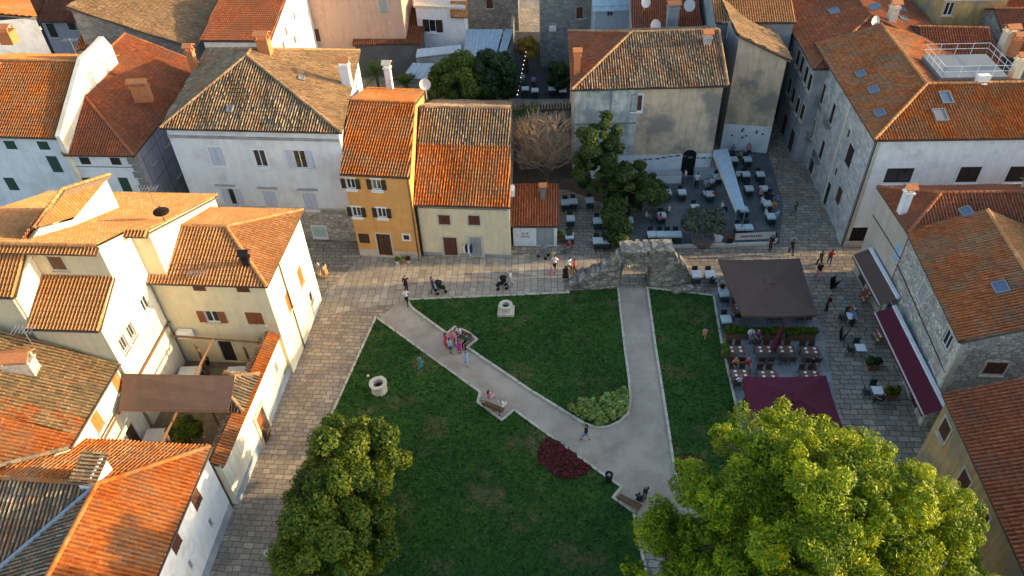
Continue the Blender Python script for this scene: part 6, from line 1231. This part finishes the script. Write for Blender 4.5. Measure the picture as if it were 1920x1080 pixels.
# bar counter, banner, boards
def slab(name, lab, cat, px, size, ang, mat, z=0.0): c = P(*px, z); r = thing(name, lab, cat, (c[0], c[1], z)); MB().box((c[0], c[1], z+size[2]/2), size, math.radians(ang)).build('body', mat, r); return r, c
r, c = slab('serving_counter', 'white serving counter at the motif wall left of the arch', 'counter', (1250, 341), (2.6, .6, .95), -2, M_WHITE); MB().box((c[0], c[1], .975), (2.7, .7, .05), math.radians(-2)).build('worktop', M_GREYSH, r)
r, c = slab('serving_counter', 'pale counter right of the arched doorway', 'counter', (1318, 334), (1.8, .6, .95), -2, M_TOPT); MB().box((c[0], c[1], .975), (1.9, .7, .05), math.radians(-2)).build('worktop', M_GREYSH, r)
c = P(1413, 456, 0); r = thing('banner', 'long cream banner with a dark line of lettering at the courtyard edge', 'banner', c); MB().box((c[0], c[1], .78), (3.4, .05, .6), 0, 0, Matrix.Rotation(-.35, 3, 'X')).build('panel', M_CREAMC, r)
g = MB()
for k, w in enumerate((.16, .1, .13, .08, .15, .12, .09, .14, .1)): g.box((c[0]-1.1+k*.2, c[1]-.035, .80), (w, .02, .13), 0, 0, Matrix.Rotation(-.35, 3, 'X'))
g.build('lettering', M_BLACK, r)
for x in (-1.6, 1.6): MB().tube([(c[0]+x, c[1]+.05, 0), (c[0]+x, c[1]+.05, .95)], .03, 5).build('post', M_WOOD, r)
def aboard(px, lab, mat=M_BLACK, frame=M_WOOD, rz=0.0, s=1.0, z=0.0):
    c = P(*px, z); r = thing('menu_board', lab, 'menu board', c); R = Matrix.Rotation(rz, 3, 'Z')
    for sg in (-1, 1):
        T = Matrix.Rotation(sg*.28, 3, 'X'); pp_ = R @ Vector((0, -sg*.16*s, 0)); ctr = Vector(c)+pp_+Vector((0, 0, .48*s)); MB().box(ctr, (.6*s, .03, .95*s), rz, 0, T).build('frame', frame, r)
        MB().box(ctr+R @ Vector((0, -sg*.012, 0)), (.48*s, .022, .75*s), rz, 0, T).build('panel', mat, r)
    return r
aboard((1366, 458), 'black menu board beside the cream banner'); aboard((503, 823), 'orange framed menu board at the yard gate', rz=1.4); aboard((1345, 456), 'white menu board beside the potted olive', M_WHITE, M_WHITE); aboard((1449, 457), 'white sheeted menu stand at the courtyard corner', M_WHITE, M_BLACK)
aboard((1562, 540), 'dark menu board standing in the street near the brown parasol', M_BLACK, M_BLACK, .5); aboard((1578, 636), 'dark menu board tilted towards the awnings', M_BLACK, M_BLACK, .9)
# potted olive, planters
c = P(1316, 455); r = thing('olive_tree', 'grey green olive tree in a wide round stone planter', 'potted tree', c); MB().lathe(c, [(.85, 0), (1.0, .45), (1.02, .55), (.85, .55), (.8, .45)], 18).build('planter', M_LIL if False else flat('mauve_stone', (.16,.13,.12), .85, .2), r)
MB().tube([(c[0], c[1], .4), (c[0]+.1, c[1], 1.1), (c[0]-.05, c[1], 1.9)], [.12, .09, .06], 7).build('trunk', M_BARKG, r); bl = blobs_on((c[0], c[1]+.1, 2.2), (1.5, 1.3, 1.0), 26, .45, 71, -.5); V, idx, d = cloud(bl, 9000, .13, 2.0, .3); quads_mesh('crown', V, L_OLIVE, r, RNG.uniform(0, 1, len(V)), off=c)
def planter(px, lab, w, ang=-3, lm=L_OAK, h=.5, z=0.0, d=.5):
    c = P(*px, z); r = thing('planter', lab, 'planter', c); MB().box((c[0], c[1], z+h/2), (w, d, h), math.radians(ang)).build('box', M_WOOD, r); a = math.radians(ang); k = max(2, int(w/.35))
    bl = [(c[0]+math.cos(a)*(i/(k-1)-.5)*w*.9, c[1]+math.sin(a)*(i/(k-1)-.5)*w*.9, z+h+.25, .3, .3, .34*random.uniform(.8, 1.3)) for i in range(k)]; V, idx, dd = cloud(bl, 900*k//2, .11, 1.5, .3); quads_mesh('foliage', V, lm, r, RNG.uniform(0, .75, len(V)), off=c)
planter((1378, 632), 'dark planter of green shrubs at the lawn end of the row', 1.5); planter((1440, 634), 'planter of shrubs left of the folded parasol', 2.1); planter((1500, 634), 'planter of shrubs right of the folded parasol', 2.0)
planter((1058, 452), 'planter with small green bush beside the shed door', .9); planter((1634, 690), 'slim planter with dark leaves by the shop front', .6, lm=L_DARK); planter((1668, 745), 'green potted plant by the lower white table', .6, lm=L_OAK); planter((1358, 668), 'low planter touching the lawn edge of the terrace', .6, 85)
# benches, bins, pushchairs
def bench(px, rz, lab):
    c = P(*px); r = thing('park_bench', lab, 'bench', c, None, math.radians(rz)); g = MB()
    for k in range(4): g.box((0, -.16+k*.12, .44), (1.5, .09, .035))
    g.build('seat', M_WOOD, r, off=(0, 0, 0)); g = MB()
    for k in range(3): g.box((0, .28+k*.02, .56+k*.13), (1.5, .03, .09))
    g.build('backrest', M_WOOD, r, off=(0, 0, 0))
    for x in (-.62, .62): g = MB(); g.tube([(x, -.2, 0), (x, -.2, .42), (x, .25, .42), (x, .34, .88)], .025, 5); g.tube([(x, .25, .42), (x, .32, 0)], .025, 5); g.build('leg', M_BLACK, r, off=(0, 0, 0))
    return r
bench((926, 770), 150, 'wooden bench in the notch of the large lawn by the path'); bench((866, 640), -35, 'wooden bench in the notch of the middle lawn'); bench((1180, 948), 145, 'dark bench in the notch nearest the pine')
c = P(1141, 903); r = thing('litter_bin', 'black litter bin at the kerb near the red flower bed', 'bin', c); MB().lathe(c, [(.2, .1), (.24, .75), (.25, .8), (.21, .8), (.2, .4)], 14).build('body', M_BLACK, r); MB().lathe(c, [(.13, .72), (.13, .74)], 10).build('opening', M_GUTG, r); MB().tube([c, c+[0, 0, .12]], .05, 6).build('leg', M_BLACK, r)
def pushchair(px, face, lab, mat=None):
    c = P(*px); r = thing('pushchair', lab, 'pushchair', c, None, math.radians(face)); m_ = mat or CL['black']; z0 = (0, 0, 0)
    g = MB(); g.box((0, .05, .5), (.42, .5, .08)); g.box((0, -.2, .72), (.42, .08, .5), 0, 0, Matrix.Rotation(.35, 3, 'X')); g.box((0, .32, .36), (.4, .1, .3)); g.build('seat', m_, r, off=z0)
    g = MB(); g.tube([(0, -.3, 1.0), (0, -.1, 1.08), (0, .12, .98)], [.24, .27, .22], 10); g.build('hood', m_, r, off=z0)
    for x in (-.24, .24): MB().tube([(x, .38, .16), (x, -.1, .6), (x, -.48, 1.0)], .018, 5).build('frame', M_STEEL, r, off=z0)
    MB().tube([(-.24, -.48, 1.0), (.24, -.48, 1.0)], .02, 5).build('handle', M_BLACK, r, off=z0)
    for x in (-.26, .26):
        for y in (.38, -.32): MB().tube([(x-.025, y, .14), (x+.025, y, .14)], .14, 12).build('wheel', M_BLACK, r, off=z0)
pushchair((826, 548), -70, 'black pushchair held by the person in a purple top'); pushchair((942, 540), 95, 'dark pushchair pushed leftwards by the person in white'); pushchair((1019, 482), 60, 'dark pushchair parked in front of the shed', CL['grey'])
# alley lights
r = thing('string_lights', 'string of small warm bulbs over the dark alley', 'string lights', P(978, 150, 2.6)); pts = [P(986-1.6*k, 96+8*k, 3.4-.05*k) for k in range(11)]; MB().tube(pts, .012, 4).build('wire', M_BLACK, r)
t = NT('bulb_glow'); t.b.inputs['Emission Color'].default_value = (1, .8, .55, 1); t.b.inputs['Emission Strength'].default_value = 1.5; M_BULB = t.out((.8, .7, .5), .4)
for p in pts: MB().lathe(p-[0, 0, .09], [(.015, -.04), (.04, 0), (.03, .03), (.015, .05)], 8).build('bulb', M_BULB, r)
# clothes by the cream house door, flower pots at the ochre house, goods at the shop fronts
u, z = b3.at(0, 879, 470); a, b, d, n = b3.edge(0); g = MB()
r = thing('clothes_rack', 'black and white clothes hung beside the cream house doorway', 'clothes', (*(a+d*u+n*.4), 0)); q = a+d*u+n*.4
MB().tube([(*(q-d*.4), 0), (*(q-d*.4), 1.6), (*(q+d*.4), 1.6), (*(q+d*.4), 0)], .02, 5).build('rail', M_STEEL, r)
for k, m_ in enumerate((CL['white'], CL['black'], CL['white'], CL['navy'])): MB().box((*(q+d*(-.28+k*.19)), 1.2), (.14, .3, .7), math.radians(-8)).build('garment', m_, r)
for k, (px, lab) in enumerate([((746, 494), 'left white flower pot before the ochre house'), ((757, 494), 'middle flower pot before the ochre house'), ((766, 493), 'right flower pot before the ochre house')]):
    c = P(*px); r = thing('flower_pot', lab, 'flower pot', c, 'flower pots'); MB().lathe(c, [(.14, 0), (.2, .3), (.22, .34), (.17, .34)], 10).build('pot', [M_WHITE, M_BRICK, M_LIME][k], r); V, i_, d_ = cloud([(c[0], c[1], .5, .22, .22, .2)], 240, .1); quads_mesh('plant', V, [L_OAK, L_LIME, L_RED][k], r, RNG.uniform(0, 1, 240), off=c)
def goods(px, lab, col):
    c = P(*px); r = thing('display_stand', lab, 'display stand', c)
    for k in range(3): MB().box((c[0]+.12*k, c[1], .35+.35*k), (.35, .9, .04)).build('shelf', M_WOOD, r)
    for k in range(3):
        for j in range(3): MB().lathe((c[0]+.12*k, c[1]-.28+.28*j, .372+.35*k), [(.1, 0), (.12, .12), (.05, .18)], 8).build('item', CL[random.choice(col)], r)
    for y in (-.42, .42): MB().tube([(c[0]-.15, c[1]+y, 0), (c[0]+.32, c[1]+y, 1.1)], .02, 5).build('leg', M_WOOD, r)
goods((1615, 566), 'goods on a stand at the upper end of the shop front', ['cream', 'tan', 'red']); goods((1640, 640), 'colourful goods on a stand under the burgundy awning', ['pink', 'cream', 'orange']); goods((1590, 600), 'blue and orange goods beside the small white table', ['sky', 'orange', 'blue'])
for px, lab, mat, frame in [((497, 772), 'white box hung beside the yard gate', M_WHITE, M_WHITE)]: slab('meter_box', lab, 'box', px, (.5, .4, .9), 85, mat)
slab('utility_box', 'small pale box on the pavement under the evergreen', 'box', (583, 1068), (.45, .4, .6), 20, M_LIME)
c = P(518, 1035); g = MB().lathe((c[0], c[1], -.01), [(.75, 0), (.75, .018), (.4, .022)], 18, sx=1, sy=.55); tag(g.build('paving_patch', M_LIME), kind='structure')
c = P(690, 705, .1); g = MB().lathe(c, [(.02, -.1), (.11, -.05), (.12, .0), (.09, .08), (.02, .11)], 10); tag(g.build('ball', CL['cream'], None), 'small pale ball lying on the large lawn beside the well', 'ball')
# ================================================================== WHO IS WHERE
person((587, 520), 'person in dark green top by the cream corner wall', 'stand', 20, 'green', 'jeans'); person((600, 518), 'person in white by the cream corner wall', 'stand', -30, 'white', 'cream', kind='f'); person((613, 522), 'person in tan top rightmost of the three at the corner', 'stand', 60, 'tan', 'orange', kind='d')
person((763, 546), 'person in black top on the sunlit slabs', 'walk', 180, 'black', 'black'); person((764, 571), 'person in white top and black trousers at the lawn corner', 'walk', 170, 'white', 'black', kind='f')
person((812, 548), 'person in purple top and jeans with the black pushchair', 'push', -70, 'purple', 'jeans'); person((958, 536), 'person in white pushing the dark pushchair leftwards', 'push', 95, 'white', 'cream', 'grey')
person((1040, 508), 'person in white top and dark shorts before the shed', 'walk', 150, 'white', 'black', kind='s'); person((1033, 522), 'child in pink walking with the group', 'walk', 160, 'pink', 'pink', 'brown', 'f', .7); person((1038, 490), 'child in pale top behind the group', 'walk', 150, 'cream', 'tan', 'blond', 'm', .72)
person((1067, 512), 'person in white shirt by the ruin, near the black dress', 'walk', 40, 'white', 'grey'); person((1060, 528), 'person in long black dress beside the ruin', 'stand', 10, 'black', 'black', 'brown', 'd'); person((1070, 529), 'person in orange top beside the black dress', 'stand', 30, 'orange', 'cream', kind='f'); person((1077, 515), 'person in dark red nearest the ruin', 'walk', 60, 'red', 'black')
person((1068, 470), 'person with red top sitting by the shed planter', 'sit', 120, 'red', 'grey', z=0)
person((1177, 503), 'person in peach top standing in the sunlit arch', 'stand', 120, 'orange', 'cream', 'dark', 'f'); person((1211, 525), 'person half behind the right side of the arch', 'stand', 90, 'white', 'jeans')
person((849, 640), 'person in pink sitting at the left end of the notch bench', 'sit', 145, 'pink', 'pink', 'blond', 'f'); person((862, 634), 'person in white cap top in the middle of the notch bench', 'sit', 145, 'white', 'purple'); person((876, 648), 'person in dark green at the right end of the notch bench', 'sit', 150, 'green', 'black')
person((838, 654), 'person in red standing on the path before the bench', 'stand', -60, 'red', 'red', 'dark', 'd'); person((845, 664), 'person in pale teal top on the path before the bench', 'stand', -40, 'sky', 'jeans', kind='s'); person((863, 662), 'child in magenta dress among the bench group', 'stand', 150, 'magenta', 'magenta', 'brown', 'd', .8); person((856, 648), 'child in pink beside the magenta dress', 'stand', 100, 'pink', 'white', 'blond', 'f', .75)
person((875, 684), 'child in light blue walking down the path', 'walk', 185, 'sky', 'sky', 'brown', 'm', .8); person((790, 692), 'child in teal playing on the large lawn', 'walk', -70, 'teal', 'teal', 'dark', 'm', .85)
person((917, 754), 'person in pink top sitting on the bench by the path', 'sit', -30, 'pink', 'cream', kind='f'); person((940, 770), 'person in white at the near end of the bench by the path', 'sit', -30, 'white', 'white', 'blond', 'f')
person((1098, 826), 'person in black top and blue shorts running on the path', 'walk', 60, 'black', 'blue', kind='s'); person((1196, 946), 'person in black sitting on the bench nearest the pine', 'sit', -30, 'black', 'black'); person((1208, 940), 'person with grey hair beside the pine bench', 'stand', 40, 'black', 'grey', 'grey')
person((1320, 635), 'small child in coral on the lawn by the terrace', 'walk', 160, 'pink', 'orange', 'brown', 'f', .68)
for a in [((1535, 500), 'person in black, left of the pair in the street', 'walk', 10, 'black', 'black'), ((1553, 498), 'person in dark red, right of the pair in the street', 'walk', -20, 'red', 'jeans'), ((1532, 522), 'person with pink shorts below the street pair', 'walk', 170, 'black', 'pink'), ((1549, 583), 'person in black beside the brown parasol', 'stand', 90, 'black', 'black'), ((1487, 408), 'person in dark clothes walking beside the courtyard', 'walk', 10, 'green', 'grey'), ((1482, 478), 'person in black entering the alley', 'walk', 0, 'black', 'black'),
          ((1305, 352), 'waiter in white shirt at the arched doorway', 'stand', 170, 'white', 'black'), ((1283, 345), 'person in white bent by the doorway', 'stand', 90, 'white', 'grey'), ((1595, 612), 'person in blue by the goods stand', 'stand', -90, 'blue', 'black'), ((1652, 758), 'person in black by the lower white table', 'sit', 60, 'black', 'black'), ((1394, 772), 'person in black at the lawn corner of the burgundy parasol', 'stand', 0, 'black', 'black'), ((1381, 345), 'person in white walking beside the canopy', 'walk', 170, 'white', 'black'), ((1443, 470), 'person in black at the courtyard corner', 'stand', 120, 'black', 'black')]: person(*a)
SIT = [((1210, 414), 'cream', 'guest in cream at the shared hedge table', -90), ((1229, 392), 'sky', 'guest in pale blue at the shared hedge table', 180), ((1236, 420), 'pink', 'guest in pink at the shared hedge table', 0), ((1253, 404), 'white', 'guest in white right of the shared hedge table', 90), ((1322, 354), 'sky', 'guest in pale blue of the party left of the canopy', 180), ((1333, 352), 'white', 'guest in white of the party left of the canopy', 180), ((1320, 374), 'white', 'guest with back turned left of the canopy', 0), ((1338, 376), 'red', 'guest in dark red left of the canopy', 0), ((1347, 345), 'tan', 'guest in tan near the canopy edge', 120),
       ((1372, 290), 'blue', 'guest in blue under the bird motifs', 180), ((1387, 301), 'tan', 'guest in tan under the bird motifs', 90), ((1402, 289), 'pink', 'guest in pink under the bird motifs', 180), ((1404, 307), 'sky', 'guest in pale blue under the bird motifs', 0), ((1423, 372), 'pink', 'guest in pink of the larger alley side party', -90), ((1441, 370), 'navy', 'guest in navy of the larger alley side party', 180), ((1427, 388), 'white', 'guest in white of the larger alley side party', -60), ((1456, 384), 'blue', 'guest in blue of the larger alley side party', 90), ((1433, 410), 'white', 'guest in white facing the orange shirt', -90), ((1449, 396), 'orange', 'guest in bright orange shirt', 180), ((1455, 414), 'sky', 'guest in pale blue beside the orange shirt', 30),
       ((1352, 396), 'white', 'guest in white at the near canopy end', -90), ((1180, 442), 'white', 'guest in white behind the ruin', 0), ((1332, 540), 'black', 'guest in black left of the upper terrace table', -60), ((1346, 556), 'sky', 'guest in pale blue at the upper terrace table', -90), ((1372, 608), 'navy', 'guest in navy at the lower terrace table', 90), ((1424, 602), 'blue', 'guest in blue under the brown parasol', 0), ((1440, 604), 'black', 'guest in black under the brown parasol', 0), ((1474, 602), 'white', 'guest in white under the brown parasol', 0), ((1505, 604), 'tan', 'guest in tan under the brown parasol', 0), ((1405, 636), 'white', 'guest in white sitting before the planters', 180), ((1418, 640), 'purple', 'guest in purple sitting before the planters', 180), ((1376, 692), 'orange', 'guest in orange at the burgundy parasol', 180), ((1399, 692), 'red', 'guest in red at the burgundy parasol', 180), ((1384, 726), 'white', 'guest in white at the lawn corner table', 0), ((1520, 690), 'black', 'guest in black at the burgundy parasol', 180),
       ((980, 155), 'white', 'guest in white left in the dark alley', 180), ((1000, 160), 'sky', 'guest in pale blue in the dark alley', 180), ((1040, 172), 'navy', 'guest in navy in the dark alley', 0), ((1058, 160), 'sky', 'guest in pale blue rightmost in the dark alley', 180), ((985, 128), 'purple', 'guest farther up the dark alley', 180), ((395, 690), 'black', 'guest in black in the walled yard', 90)]
for i, (px, col, lab, fc) in enumerate(SIT): person(px, lab, 'sit', fc, col, random.choice(['navy', 'black', 'jeans', 'grey']), random.choice(['dark', 'brown', 'blond', 'grey']), 'fm'[i % 2], 1.0, .95 if 'walled' in lab else 0.0)
